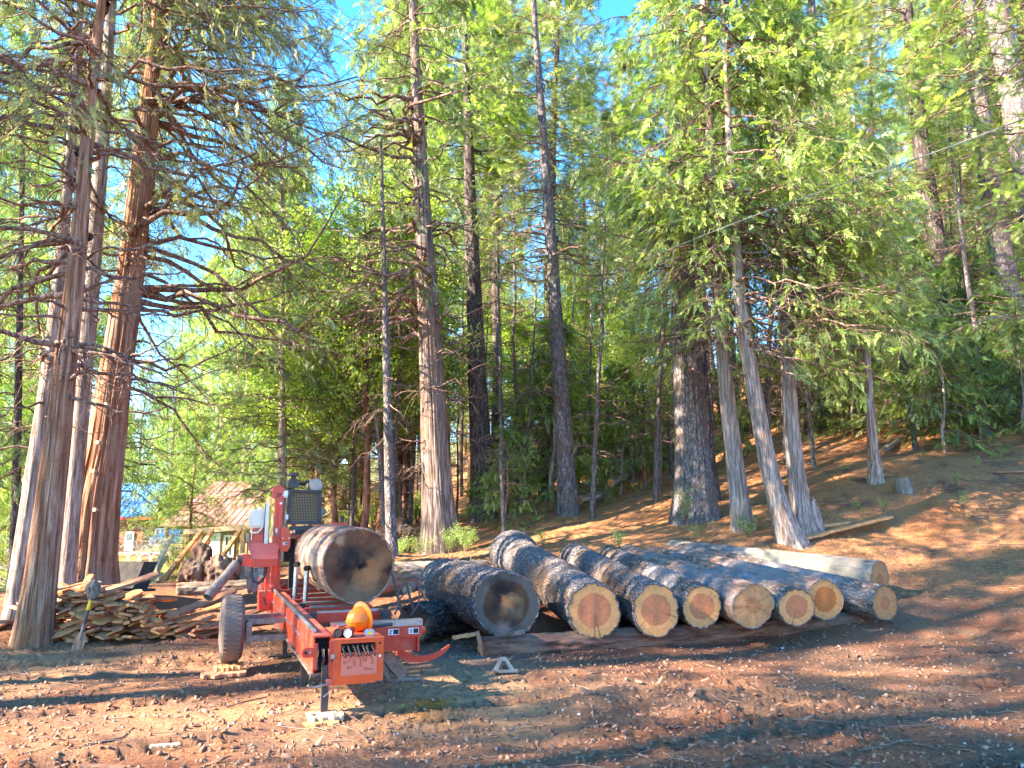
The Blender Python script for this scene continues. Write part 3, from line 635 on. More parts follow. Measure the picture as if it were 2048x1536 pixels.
t = near_tree('cedar_tree', 'large furrowed cedar with crooked limbs at the centre, between mill and log pile', 18,
    [(884, 1122, 84), (880, 1060, 68), (874, 980, 57), (869, 880, 51), (864, 760, 47), (858, 640, 43), (851, 520, 38), (845, 420, 34), (839, 300, 28), (834, 180, 22), (828, 60, 17), (822, -60, 12)], 19, 'cedar_grey',
    [dict(z0=7.2, z1=12, nb=26, L=lambda z: 2.7 + 0 * z, M=14, q=4, size=.34, s0=.42, foli=.55, azf=azr(100, 270), br=.017, wig=1.9),
     dict(z0=8, z1=12, nb=14, L=lambda z: 1.5 + 0 * z, M=12, q=4, size=.34, s0=.35, foli=.6, br=.017),
     dict(z0=12, z1=19, nb=76, azf=azr(-55, 235), L=cone(11, 20, 2.7, .6), M=14, q=4, size=.38)],
    dead=[dict(z0=5.6, z1=7.8, nb=17, L=lambda z: 3.2 + 0 * z, M=16, azf=azr(140, 250), br=.018, s0=.3, wig=1.7), dict(z0=3.4, z1=9, nb=22, L=lambda z: 1.5 + 0 * z, M=7, azf=azr(-60, 60), br=.02, wig=1.8), dict(z0=2.4, z1=5, nb=5, L=lambda z: 1.1 + 0 * z, M=4, br=.02, wig=2)],
    flare=.28, seed=9, S=120, furrow=.09, fs=17, step=.08, limbm='limb')
add_crown(t, 'leaf_cedar')
t = near_tree('fir_tree', 'dark straight fir just right of the central furrowed cedar', 22,
    [(968, 1042, 60), (965, 980, 47), (961, 880, 41), (955, 760, 37), (949, 620, 33), (944, 480, 28), (940, 380, 24), (936, 260, 19)], 20, 'dark_bark',
    [dict(z0=11.5, z1=19.5, nb=92, azf=azr(-45, 225), L=cone(11, 20, 2.2, .4), M=13, q=4, size=.42, leaf='fir', style='fir')], dead=[dict(z0=4, z1=12, nb=42, L=lambda z: 1.7 + 0 * z, M=8, style='fir')], flare=.28, seed=10, S=44, limbm='dark_bark')
add_crown(t, 'leaf_bright')
t = near_tree('pine_tree', 'tall grey fir with a slight left lean, up the slope in the middle', 21,
    [(1138, 1036, 46), (1133, 960, 37), (1126, 840, 33), (1116, 700, 29), (1106, 550, 26), (1096, 400, 22), (1085, 250, 18), (1072, 80, 13), (1064, -60, 9)], 22, 'grey_bark',
    [dict(z0=8.5, z1=20, nb=88, azf=azr(-45, 225), L=cone(8, 23, 2.3, .7), M=12, q=3, size=.4, leaf='fir', style='fir', foli=.6)], dead=[dict(z0=4.5, z1=11, nb=26, L=lambda z: 1.8 + 0 * z, M=7, style='fir')], flare=.22, seed=11, S=40)
add_crown(t, 'leaf_fir')
# right group
t = near_tree('pine_tree', 'thickest grey-plated trunk standing behind the right half of the log pile', 17,
    [(1392, 1048, 104), (1388, 990, 82), (1384, 900, 70), (1379, 800, 63), (1372, 680, 57), (1365, 540, 52), (1356, 400, 46), (1347, 250, 38), (1338, 80, 30)], 24, 'grey_bark',
    [dict(z0=7.0, z1=22, nb=66, azf=azr(-40, 220), L=cone(7, 24, 2.8, .9), M=14, q=6, size=.33, leaf='cedar')], dead=[dict(z0=3.5, z1=8, nb=20, L=lambda z: 1.7 + 0 * z, M=8)], flare=.2, seed=12, S=72, step=.08, furrow=.04)
add_crown(t, 'leaf_cedar')
t = near_tree('fir_tree', 'dark thin trunk close behind the thickest grey-plated trunk', 18.6,
    [(1428, 998, 34), (1418, 930, 28), (1408, 800, 24), (1398, 650, 20)], 16, 'dark_bark', [dict(z0=8, z1=16, nb=50, L=cone(7, 17, 1.8, .3), M=10, q=3, size=.4)], flare=.2, seed=13, S=24)
add_crown(t, 'leaf_cedar')
t = near_tree('cedar_tree', 'left one of the three shaggy-barked cedars behind the log pile', 14.6,
    [(1488, 1066, 48), (1478, 1000, 38), (1466, 900, 33), (1455, 800, 30), (1444, 690, 27), (1435, 560, 24), (1427, 420, 21), (1420, 280, 17)], 15, 'pale_bark',
    [dict(z0=4.9, z1=8.2, nb=40, L=lambda z: 2.1 + 0 * z, M=14, q=5, size=.29, foli=.85, azf=azr(130, 260)), dict(z0=7.4, z1=15, nb=68, azf=azr(-75, 260), L=cone(8, 16, 2.4, .5), M=15, q=6, size=.33)], dead=[dict(z0=4.4, z1=7, nb=16, L=lambda z: 1.3 + 0 * z, M=8, br=.017)], flare=.35, seed=14, S=72, furrow=.1, fs=13, step=.08)
add_crown(t, 'leaf_bright')
t = near_tree('cedar_tree', 'most curved of the three shaggy-barked cedars behind the log pile', 13.8,
    [(1592, 1090, 66), (1570, 1050, 46), (1550, 990, 37), (1530, 900, 33), (1511, 800, 31), (1494, 700, 28), (1478, 580, 24), (1468, 450, 19), (1460, 320, 15), (1452, 150, 10)], 16, 'pale_bark',
    [dict(z0=4.5, z1=7.4, nb=34, L=lambda z: 2.2 + 0 * z, M=14, q=5, size=.29, foli=.85, azf=azr(-50, 90)), dict(z0=7.0, z1=16, nb=74, azf=azr(-85, 265), L=cone(7, 17, 2.5, .6), M=15, q=6, size=.33)], dead=[dict(z0=4.2, z1=6.6, nb=16, L=lambda z: 1.3 + 0 * z, M=9, br=.017)], flare=.3, seed=15, S=72, furrow=.1, fs=13, step=.08)
add_crown(t, 'leaf_bright')
t = near_tree('cedar_tree', 'straight right one of the three shaggy-barked cedars behind the log pile', 14.3,
    [(1612, 1062, 56), (1600, 1010, 39), (1590, 930, 33), (1582, 840, 30), (1576, 740, 27), (1572, 620, 24), (1568, 500, 20), (1560, 350, 16)], 12, 'pale_bark',
    [dict(z0=4.9, z1=7.6, nb=44, L=lambda z: 2.4 + 0 * z, M=15, q=5, size=.29, foli=.85, azf=azr(-70, 80)), dict(z0=6.4, z1=12, nb=52, azf=azr(-60, 200), L=cone(6, 12.5, 2.4, .3), M=14, q=4, size=.36)], dead=[dict(z0=4.4, z1=6.2, nb=14, L=lambda z: 1.5 + 0 * z, M=9, br=.018, azf=azr(-90, 60))], flare=.35, seed=16, S=72, furrow=.1, fs=13, step=.08)
add_crown(t, 'leaf_bright')
t = near_tree('cedar_tree', 'thin lone sunlit trunk on the needle-covered slope near the small stump', 17,
    [(1752, 960, 34), (1746, 900, 22), (1740, 820, 19), (1733, 720, 17), (1727, 620, 15), (1720, 480, 11)], 11, 'pale_bark', [dict(z0=5.2, z1=11, nb=50, L=cone(5, 12, 2.1, .3), M=13, q=4, size=.34)], flare=.35, seed=17, S=32)
add_crown(t, 'leaf_bright')
t = near_tree('pine_tree', 'short-looking grey trunk half hidden by greenery uphill of the three shaggy cedars', 25,
    [(1660, 856, 62), (1656, 790, 50), (1652, 700, 46), (1648, 560, 41), (1640, 380, 32)], 24, 'grey_bark', [dict(z0=10, z1=24, nb=90, L=cone(9, 25, 2.8, .5), M=10, q=4, size=.5, leaf='fir', style='fir')], flare=.2, seed=18, S=40)
add_crown(t, 'leaf_fir')
t = near_tree('pine_tree', 'mossy dark trunk with broken twigs uphill on the right side', 23,
    [(1912, 790, 82), (1905, 730, 62), (1893, 640, 52), (1878, 520, 45), (1862, 420, 41), (1846, 320, 37), (1832, 200, 33), (1818, 60, 28)], 26, 'dark_bark',
    [dict(z0=11, z1=26, nb=66, azf=azr(-40, 210), L=cone(9, 27, 3.0, .6), M=11, q=4, size=.5, leaf='fir', style='fir', foli=.8)], dead=[dict(z0=7, z1=15, nb=50, L=lambda z: 1.6 + 0 * z, M=9, style='fir')], flare=.22, seed=19, S=48)
add_crown(t, 'leaf_fir')
t = near_tree('pine_tree', 'thick pale grey trunk crossing the upper right corner', 17.5,
    [(2150, 830, 92), (2105, 600, 78), (2068, 400, 70), (2046, 290, 66), (2024, 180, 60), (1998, 50, 53), (1975, -80, 44)], 24, 'grey_bark',
    [dict(z0=10.5, z1=24, nb=52, azf=azr(-30, 190), L=cone(9, 25, 3.2, .8), M=12, q=4, size=.45, leaf='fir', style='fir')], dead=[dict(z0=6, z1=11, nb=18, L=lambda z: 1.6 + 0 * z, M=8, style='fir')], flare=.2, seed=20, S=56, furrow=.03)
add_crown(t, 'leaf_bright')
t = near_tree('pine_tree', 'grey trunk just left of the corner trunk, upper right', 21,
    [(2040, 760, 66), (2010, 560, 56), (1985, 400, 50), (1968, 280, 44), (1952, 150, 40), (1938, 20, 34)], 26, 'grey_bark',
    [dict(z0=12, z1=26, nb=52, azf=azr(-30, 200), L=cone(9, 27, 2.8, .6), M=11, q=4, size=.5, leaf='fir', style='fir')], dead=[dict(z0=6, z1=13, nb=30, L=lambda z: 1.5 + 0 * z, M=8, style='fir')], flare=.2, seed=21, S=48)
add_crown(t, 'leaf_fir')
# near fir boughs reaching in from the right edge
t = near_tree('fir_tree', 'fir at the right edge reaching bright drooping boughs into view', 9.5,
    [(2330, 1130, 60), (2320, 700, 50), (2310, 300, 40), (2300, 0, 30)], 11, 'grey_bark',
    [dict(z0=4.1, z1=8.6, nb=20, L=lambda z: 2.5 + 0 * z, M=20, q=10, size=.17, leaf='fir', style='fir', azf=azr(150, 215), s0=.25), dict(z0=8, z1=11, nb=8, L=cone(4, 12, 2.0, .5), M=12, q=4, size=.3, leaf='fir', style='fir')], flare=.2, seed=22, S=24)
add_crown(t, 'leaf_bright')

# ------------------------------------------------------------------ tree kinds that repeat up the hill
def proto(name, H_, r0, kind, leafmat, bark, z0, Lm, nb, seed, M_=9, q=3, size=.62, leaf='cedar_lo', style='cedar', lean=.0, foli=1.0, dead=0, tw=False, top=.25, p=.8):
    r = np.random.default_rng(seed); zs_ = np.linspace(-.6, H_, 12)
    xs = np.cumsum(r.normal(0, .05, 12)) + lean * zs_; ys = np.cumsum(r.normal(0, .05, 12)); xs -= xs[0]; ys -= ys[0]
    W = [(x, y, z) for x, y, z in zip(xs, ys, zs_)]; rd = [r0 * (1 - .93 * max(0, z) / H_) for z in zs_]
    V, F = trunk_mesh(name, W, rd, None, S=14, furrow=.04, flare=.25, seed=seed, step=.5)
    pf = lambda z: np.stack([np.interp(z, zs_, xs), np.interp(z, zs_, ys), z], 1)
    Lf = cone(z0, H_, Lm, top, p=p); Vs, Fs, ms = [V], [F], [np.zeros(len(F), int)]
    w_, l_ = grow(pf, z0 + (H_ - z0) * r.random(nb) ** .85, Lf, r, style=style, M=M_, q=q, size=size, leaf=leaf, twig_wood=tw, bsides=4, foli=foli)
    Vs.append(w_[0]); Fs.append(w_[1] + len(V)); ms.append(np.ones(len(w_[1]), int)); off = len(V) + len(w_[0])
    if dead:
        w2, _ = grow(pf, 1.5 + (z0 - 1.2) * r.random(dead), lambda z: 1.1 + 0 * z, r, style='fir', M=5, twig_wood=True, bsides=4, foli=0)
        Vs.append(w2[0]); Fs.append(w2[1] + off); ms.append(np.ones(len(w2[1]), int))
    tm = mesh('trunk', np.concatenate(Vs), F4=np.concatenate(Fs), mats=[M[bark], M['limb']], mi=np.concatenate(ms), smooth=True)
    cm = mesh('crown', l_[0], F4=l_[1], mats=[M[leafmat]], attrs={'rnd': l_[2]})
    return name, tm, cm
def place(pr, loc, rz, sc, label, group, leafmat=None, lean=(0, 0)):
    name, tm, cm = pr
    root = empty(name, loc, rz, label, 'tree', group); root.scale = (sc, sc, sc * random.uniform(.95, 1.08)); root.rotation_euler = (lean[0], lean[1], rz)
    obj('trunk', tm, root); obj('crown', cm, root); return root
PR = [proto('cedar_tree', 21, .27, 0, 'leaf_cedar', 'cedar_bark', 3.2, 3.4, 190, 31, M_=13, q=5, size=.46),
      proto('cedar_tree', 17, .2, 0, 'leaf_bright', 'pale_bark', 2.2, 3.0, 170, 32, M_=13, q=5, size=.44),
      proto('fir_tree', 25, .26, 0, 'leaf_fir', 'dark_bark', 9, 3.0, 170, 33, leaf='fir_lo', style='fir', dead=26, size=.5, M_=13, q=4),
      proto('pine_tree', 22, .2, 0, 'leaf_fir', 'grey_bark', 11, 2.6, 110, 34, leaf='fir_lo', style='fir', dead=34, size=.6, M_=10),
      proto('cedar_tree', 11, .13, 0, 'leaf_bright', 'cedar_bark', .8, 2.7, 190, 35, M_=12, q=3, size=.42)]
PY = proto('young_cedar', 3.4, .045, 0, 'leaf_bright', 'pale_bark', .25, 1.25, 60, 36, M_=11, q=4, size=.24, leaf='cedar', tw=True, top=.1)
PL = proto('madrone_tree', 7.5, .09, 0, 'leaf_broad', 'madrone', 2.2, 2.2, 60, 37, M_=13, q=6, size=.55, leaf='leaf', style='broad', tw=True, top=.6, p=.4)
PT = proto('bare_tree', 11, .075, 0, 'leaf_dry', 'grey_bark', 3.5, 1.2, 26, 38, M_=7, q=1, size=.3, leaf='fir_lo', style='fir', tw=True, foli=.35, dead=20)
# the sunlit pyramid cedar behind the mill and its neighbour
place(PR[1], (P(545, 1100, 27).x, 27, hz(P(545, 1100, 27).x, 27)), .6, .82, 'broad bright green cedar behind the mill engine and the cabin', 'cedars by the cabin').name = 'cedar_tree'
place(PR[4], (P(380, 1100, 33).x, 33, hz(P(380, 1100, 33).x, 33)), 2.6, .66, 'rounded bright cedar in front of the red-roofed cabin', 'cedars by the cabin')
place(PR[4], (P(640, 1100, 24).x, 24, hz(P(640, 1100, 24).x, 24)), 4.0, .86, 'pale green cedar behind the mill log, right of the engine', 'cedars by the cabin')
for px, Y, sc, k in ((345, 50, .8, 1), (395, 54, 1.15, 1), (440, 50, 1.3, 1), (490, 48, 1.4, 1), (545, 52, 1.5, 0), (600, 44, 1.05, 1), (650, 40, .95, 1), (280, 84, 1.2, 1), (200, 80, 1.3, 0), (100, 74, 1.2, 1), (20, 62, 1.2, 0), (-70, 56, 1.2, 1), (350, 80, 1.3, 0), (415, 76, 1.6, 1)):
    x = (px - 1024) / FPX * Y; place(PR[k], (x, Y, hz(x, Y) - .1), px, sc, 'sunlit pale green cedar standing behind the cabin', 'cedars behind the cabin')
for px, Y, sc, k in ((-120, 22, 1.15, 1), (70, 27, 1.2, 1), (230, 30, 1.2, 0), (-20, 33, 1.3, 1)):
    x = (px - 1024) / FPX * Y; place(PR[k], (x, Y, hz(x, Y) - .1), px, sc, 'pale green tall cedar behind the group of big cedars at the left', 'tall cedars behind the left group')
SPOTS = []
def ok(x, y, dmin):
    for a, b_ in SPOTS:
        if (a - x) ** 2 + (b_ - y) ** 2 < dmin * dmin: return False
    return True
labs = {0: 'dark green cedar standing in the forest on the slope', 1: 'bright green slender cedar in the forest on the slope', 2: 'tall dark-trunked fir in the forest on the slope', 3: 'thin bare-trunked pine in the forest on the slope'}
rr = random.Random(5); nplaced = 0
for i in range(900):
    px = rr.uniform(690, 2330); Y = 24.5 + 42 * rr.random() ** 1.3; x = (px - 1024) / FPX * Y * 1.0
    if not ok(x, Y, 2.9 if Y < 40 else 3.6): continue
    if Y < 28 and (820 < px < 1000 or 1330 < px < 1450): continue
    SPOTS.append((x, Y)); k = rr.choice((0, 1, 1, 2, 2, 3, 3)) if Y < 36 else rr.choice((0, 1, 1, 0, 2))
    place(PR[k], (x, Y, hz(x, Y) - .1), rr.uniform(0, 6.28), rr.uniform(.72, 1.12), labs[k] + (' behind the log pile' if Y < 36 else ', far up the hill'), 'forest trees on the slope', lean=(rr.gauss(0, .02), rr.gauss(0, .025)))
    nplaced += 1
    if nplaced >= 60: break
for i in range(200):   # left background beyond the yard
    px = rr.uniform(-420, 560); Y = rr.uniform(70, 120); x = (px - 1024) / FPX * Y
    if not ok(x, Y, 4.5) or len(SPOTS) > 150: continue
    SPOTS.append((x, Y)); k = rr.choice((0, 1, 2)); sc = rr.uniform(.5, .85)
    place(PR[k], (x, Y, hz(x, Y) - .1), rr.uniform(0, 6.28), sc, 'hazy conifer far beyond the barn and cabin', 'conifers beyond the barn')
for px, Y, sc, k in ((-60, 24, .5, 1), (-150, 17, .42, 1), (60, 30, .5, 0), (-260, 26, .7, 0), (-30, 42, .6, 1), (130, 48, .5, 0)):
    x = (px - 1024) / FPX * Y; place(PR[k], (x, Y, hz(x, Y) - .1), px, sc, 'green cedar seen past the left edge of the thin front cedars', 'cedars at the left edge')
for px, Y, sc in ((690, 21, 1.0), (730, 20, 1.15), (655, 22.5, .95), (760, 23, 1.1), (810, 24, 1.0), (1085, 27, .9), (1290, 23, .75), (600, 24, 1.05), (1180, 30, 1.0), (675, 25, 1.2), (720, 26, 1.3), (615, 26, 1.1), (1040, 34, 1.1)):
    x = (px - 1024) / FPX * Y; place(PL, (x, Y, hz(x, Y) - .1), px * .7, sc, 'leaning red-stemmed madrone with yellow-green leaves behind the mill and central cedar', 'madrones behind the mill', lean=(rr.gauss(0, .05), rr.gauss(-.05, .07)))
for i in range(170):
    px = rr.uniform(700, 2050); Y = rr.uniform(19, 36); x = (px - 1024) / FPX * Y
    if not ok(x, Y, 1.1) or (1330 < px < 1480 and Y < 22) or (820 < px < 1000 and Y < 24): continue
    SPOTS.append((x, Y)); place(PT, (x, Y, hz(x, Y) - .1), px, rr.uniform(.6, 1.15), 'thin dead sapling pole among the trees on the slope', 'dead saplings on the slope', lean=(rr.gauss(0, .05), rr.gauss(0, .05)))
YC = [(1890, 905, 1.0), (1960, 880, .8), (1840, 870, 1.0), (2020, 830, 1.0), (1730, 800, .9), (1800, 800, 1.1), (2060, 740, 1.2), (1960, 760, 1.1), (1690, 870, .5), (1560, 860, .8), (1010, 1062, .72), (960, 1040, .45), (1500, 870, .8), (1250, 930, .8), (1610, 880, .7), (1180, 960, .6), (1060, 1000, .55), (1870, 700, 1.3), (2010, 680, 1.4), (1770, 700, 1.2), (1640, 800, .9), (1920, 840, 1.2), (1980, 830, 1.2), (1780, 850, .9), (2050, 870, .8), (1850, 800, 1.3), (1700, 780, 1.2)]
for i, (px, py, sc) in enumerate(YC):
    p = hit(px, py); place(PY, p - Vector((0, 0, .05)), i * 1.3, sc * 1.15, 'feathery young cedar sapling growing on the needle-covered slope', 'young cedars on the slope')
for i in range(24):
    px = rr.uniform(980, 2080); Y = rr.uniform(22, 38); x = (px - 1024) / FPX * Y; place(PY, (x, Y, hz(x, Y) - .05), i, rr.uniform(.7, 1.7), 'feathery young cedar deep among the trunks up the hill', 'young cedars deep in the wood')
# trees of the same wood left of and behind the camera: they shade the yard
for x, y, k, sc in ((-15, 2.4, 2, 1.0), (-10.2, 5.3, 0, .62), (-15.5, -1.0, 0, 1.0), (-12.3, -4.2, 1, .9), (-19, -4.5, 0, 1.0), (-26, 10, 2, 1.0), (-20, -6, 0, 1.0), (-27, 1, 1, 1.2), (-11, -9, 2, .9), (-16, -13, 0, 1.0), (-13.2, 8.3, 3, .9), (-30, -9, 2, 1.1), (-24, 14, 0, .9)):
    place(PR[k], (x, y, hz(x, y) - .1), x * 2.1, sc, 'forest tree outside the left edge that shades the yard', 'trees shading the yard')

# ------------------------------------------------------------------ logs
def log(label, near, far, bark, cut='cut', name='felled_log', group=None, seed=0, amp=.035, butt=0.0, S=84, cutf=None, bow=0.0, knots=0, oval=.05, ragged=0.0, cat='log', bark_th=.055):
    """near, far = (px, py, radius_px, depth); local z points back at the viewer"""
    a = P(near[0], near[1], near[3]); b_ = P(far[0], far[1], far[3]); ra = near[2] / FPX * near[3]; rb = far[2] / FPX * far[3]
    return log3(label, a, b_, ra, rb, bark, cut, name, group, seed, amp, butt, S, cutf, bow, knots, oval, ragged, cat, bark_th)
def log3(label, a, b_, ra, rb, bark, cut='cut', name='felled_log', group=None, seed=0, amp=.035, butt=0.0, S=84, cutf=None, bow=0.0, knots=0, oval=.05, ragged=0.0, cat='log', bark_th=.055):
    a, b_ = Vector(a), Vector(b_); zax = (a - b_).normalized(); up = Vector((0, 0, 1)); xax = up.cross(zax).normalized(); yax = zax.cross(xax)
    Lg = (a - b_).length; rot = Matrix((xax, yax, zax)).transposed().to_quaternion()
    root = empty(name, a, 0, label, cat, group); root.rotation_mode = 'QUATERNION'; root.rotation_quaternion = rot
    n_ = int(Lg / .045) + 4; s = np.linspace(0, 1, n_); th = np.linspace(0, 2 * np.pi, S, endpoint=False); TH, SS = np.meshgrid(th, s)
    r0 = ra + (rb - ra) * SS + butt * np.clip((SS - .72) / .28, 0, 1) ** 2
    q3 = np.stack([np.cos(TH), np.sin(TH), SS * Lg * .9 + seed * 4.7], -1)
    ov = 1 + oval * np.cos(2 * TH + seed) + .02 * fbm((q3 * [.9, .9, .5]).reshape(-1, 3), 2, seed).reshape(TH.shape)
    q4 = np.stack([np.cos(TH) * r0 * 17, np.sin(TH) * r0 * 17, SS * Lg * 9 + seed], -1).reshape(-1, 3)
    bk = (1 - 2 * np.abs(fbm(q4, 3, seed + 3))).reshape(TH.shape)
    chunk = np.clip(fbm(np.stack([np.cos(TH) * r0 * 3.2, np.sin(TH) * r0 * 3.2, SS * Lg * 1.3 + seed * 2], -1).reshape(-1, 3), 2, seed + 9).reshape(TH.shape) - .25, 0, 1)
    RR = r0 * ov + amp * .42 * bk - amp * .22 * chunk
    for k in range(knots):
        kt, ks = np.random.default_rng(seed * 10 + k).uniform(0, 6.28), np.random.default_rng(seed * 10 + k + 5).uniform(.1, .9)
        RR = RR + .05 * np.exp(-((np.angle(np.exp(1j * (TH - kt))) * r0 / .07) ** 2 + ((SS - ks) * Lg / .08) ** 2))
    zz = -SS * Lg; yb = bow * np.sin(SS * np.pi)
    if ragged: zz = zz + np.exp(-SS * Lg / .12) * ragged * fbm(np.stack([np.cos(TH) * 2.2, np.sin(TH) * 2.2, TH * 0 + seed], -1).reshape(-1, 3), 3, seed).reshape(TH.shape)
    V = np.stack([RR * np.cos(TH), RR * np.sin(TH) + yb, zz], -1)
    inner0 = V[0] * [1 - bark_th / 1, 1 - bark_th, 1]; inner1 = V[-1].copy(); inner1[:, :2] *= 1 - bark_th; inner1[:, 1] += yb[-1][0] * bark_th
    i0b = inner0.copy(); i0b[:, 2] -= .03; i1b = inner1.copy(); i1b[:, 2] += .03
    A = np.concatenate([[i0b], [inner0], V, [inner1], [i1b]]); nr = A.shape[0]
    ii = np.arange(nr * S).reshape(nr, S); nx = np.roll(ii, -1, 1)
    F = np.stack([ii[:-1], ii[1:], nx[1:], nx[:-1]], -1).reshape(-1, 4)
    obj('bark', mesh('bark', A.reshape(-1, 3), F4=F, mats=[M[bark]], smooth=True), root)
    for (ring, mat, flip) in ((inner0, cut, False), (inner1, cutf or cut, True)):
        nr_ = 12; ks_ = np.linspace(1, .06, nr_); V2 = []; rr_ = []
        cx = np.array([ring[:, 0].mean(), ring[:, 1].mean(), ring[:, 2].mean()])
        for k in ks_:
            dv = (ring - cx)[:, :2]; rl_ = np.linalg.norm(dv, axis=1, keepdims=True); rm = rl_.mean(); q = np.zeros_like(ring); q[:, :2] = cx[:2] + dv / rl_ * k * (rm + (rl_ - rm) * k ** 4); q[:, 2] = ring[:, 2] * k + cx[2] * (1 - k)
            q[:, 2] += (.006 * np.sin(q[:, 0] * 30 + seed) * (1 - k)) + (ragged * .45 * fbm(q * 5 + seed, 3, seed + 2) if ragged else 0) - (.004 if not flip else -.004)
            V2.append(q); rr_.append(np.full(S, k))
        V2.append(V2[-1][:1] * 0 + cx); rr_.append(np.zeros(1)); V2 = np.concatenate(V2); ii = np.arange(nr_ * S).reshape(nr_, S); nx = np.roll(ii, -1, 1)
        F = np.stack([ii[:-1], nx[:-1], nx[1:], ii[1:]], -1).reshape(-1, 4); F3 = np.stack([ii[-1], nx[-1], np.full(S, nr_ * S)], -1)
        if flip: F, F3 = F[:, ::-1], F3[:, ::-1]
        obj('cut_face', mesh('cut_face', V2, F4=F, F3=F3, mats=[M[mat]], smooth=True, attrs={'rr': np.concatenate(rr_)}), root)
    return root
GL = 'logs laid side by side in the log pile'
log('big dark-barked log at the left end of the pile, its end stained black and tan', (1012, 1209, 64, 9.2), (889, 1170, 49, 12.2), 'pine_log', 'cut_stain_b', group=GL, seed=1, amp=.05, knots=3)
log('blue-grey log with a flared lumpy butt at its far end and an orange cut face', (1188, 1222, 53, 9.4), (1030, 1116, 38, 14.4), 'pine_log', 'cut', group=GL, seed=2, amp=.045, butt=.13, knots=4, bow=.03)
log('grey log third from the left, pink star-shaped heart in its cut face', (1312, 1221, 47, 9.5), (1150, 1122, 32, 14.6), 'pine_log', 'cut', group=GL, seed=3, amp=.04, knots=2)
log('smallest-faced grey log fourth from the left in the pile', (1404, 1214, 39, 9.75), (1215, 1121, 28, 15.0), 'brown_log', 'cut', group=GL, seed=4, amp=.03)
log('brown dusty log with a rough splintered end, middle of the pile', (1507, 1212, 41, 9.6), (1250, 1118, 28, 15.0), 'dusty_log', 'cut_brown', group=GL, seed=5, amp=.035, ragged=.018)
log('narrow log whose face sits in front of the deep orange face', (1594, 1214, 36, 9.65), (1300, 1116, 26, 14.8), 'brown_log', 'cut', group=GL, seed=6, amp=.03)
log('dusty brown log with the deepest orange cut face, third from the right', (1651, 1200, 39, 10.1), (1318, 1113, 28, 15.0), 'dusty_log', 'cut_orange', group=GL, seed=7, amp=.025)
log('grey log with a pale ringed centre, front one at the right end of the pile', (1771, 1207, 34, 10.4), (1370, 1116, 28, 14.2), 'brown_log', 'cut_brown', group=GL, seed=8, amp=.028)
log('smooth pale grey log lying behind the right end of the pile', (1760, 1163, 38, 11.5), (1345, 1107, 25, 14.6), 'smooth_log', 'cut_brown', group=GL, seed=9, amp=.012)
log('red-brown bearer log lying crosswise under the front of the pile', (962, 1306, 27, 9.1), (1720, 1252, 24, 10.9), 'red_log', 'cut_brown', seed=10, amp=.035)
log('sunlit peeled log lying behind the mill and the big dark-barked log', (742, 1160, 33, 13.6), (980, 1150, 28, 14.8), 'peeled_log', 'cut_brown', seed=11, amp=.03)
log('weathered grey fallen trunk lying behind the pile, in front of the slope', (1108, 1118, 9, 15.6), (1256, 1102, 11, 16.4), 'dead_log', 'cut_brown', seed=12, amp=.02, S=48)
log('barkless mottled log lying on the ground left of the mill', (352, 1186, 19, 14.4), (520, 1176, 17, 15.0), 'dead_log', 'cut_brown', seed=13, amp=.03)
log('dark rough log lying in shade below the big dark-barked log', (828, 1245, 34, 9.9), (1010, 1215, 26, 12.6), 'dark_bark', 'root', seed=14, amp=.06)
log('short cut log lying up the slope in the middle of the wood', (1222, 966, 8, 22), (1252, 952, 7, 23), 'dead_log', 'cut', seed=15, amp=.01, S=32, group='short logs up the slope')
log('shorter sunlit log beside a trunk up the slope', (1205, 944, 7, 24), (1222, 946, 7, 24.6), 'dead_log', 'cut', seed=16, amp=.01, S=32, group='short logs up the slope')
log('dark fallen branch-like trunk at the foot of the tall grey fir', (1160, 1000, 9, 21), (1208, 990, 7, 21.6), 'dead_log', 'cut_brown', seed=17, amp=.02, S=32)
log('charred dark log leaning up the slope on the right', (1762, 905, 7, 19.5), (1835, 858, 6, 22), 'dead_log', 'cut_brown', seed=18, amp=.02, S=32)
p = hit(1806, 982); log3('small sawn stump standing on the needle-covered slope', p + Vector((0, 0, .26)), p + Vector((.03, 0, -.1)), .15, .18, 'smooth_log', 'cut_brown', name='tree_stump', seed=19, amp=.02, S=40, cat='stump')
p = hit(1628, 1068); log3('jagged low stump at the foot of the shaggy cedars', p + Vector((0, 0, .32)), p + Vector((.03, 0, -.1)), .11, .2, 'pale_bark', 'cut_brown', name='tree_stump', seed=20, amp=.04, S=40, ragged=.3, cat='stump')
# root balls and blocks behind the barkless log
def root_ball(label, px, py, Y, rx, rz_, seed, mat='root', name='root_stump', cat='stump'):
    p = P(px, py, Y); bm = bmesh.new(); bmesh.ops.create_icosphere(bm, subdivisions=5, radius=1); V = np.array([v.co[:] for v in bm.verts])
    d = .34 * fbm(V * 1.3 + seed * 3, 3, seed) + .10 * (1 - 2 * np.abs(fbm(V * 4 + seed, 2, seed + 4)))
    V2 = V * (1 + d)[:, None] * [rx, rx * .85, rz_]
    for v, c_ in zip(bm.verts, V2): v.co = c_
    me = bpy.data.meshes.new(name); bm.to_mesh(me); bm.free(); me.materials.append(M[mat]); me.polygons.foreach_set('use_smooth', np.ones(len(me.polygons), bool))
    return tag(obj(name, me, None, p), label, cat)
root_ball('tall dark two-lobed root stump behind the barkless log', 394, 1142, 15.4, .30, .40, 1)
root_ball('knotty round root stump with a broken face beside the tall dark one', 440, 1143, 15.3, .34, .36, 2)
root_ball('sunlit pale split chunk leaning behind the mill head', 492, 1148, 15.6, .22, .34, 3, 'peeled_log', 'wood_chunk', 'wood chunk')
root_ball('squarish brown stump block left of the mill base', 512, 1160, 13.8, .14, .22, 4, 'dusty_log', 'wood_chunk', 'wood chunk')
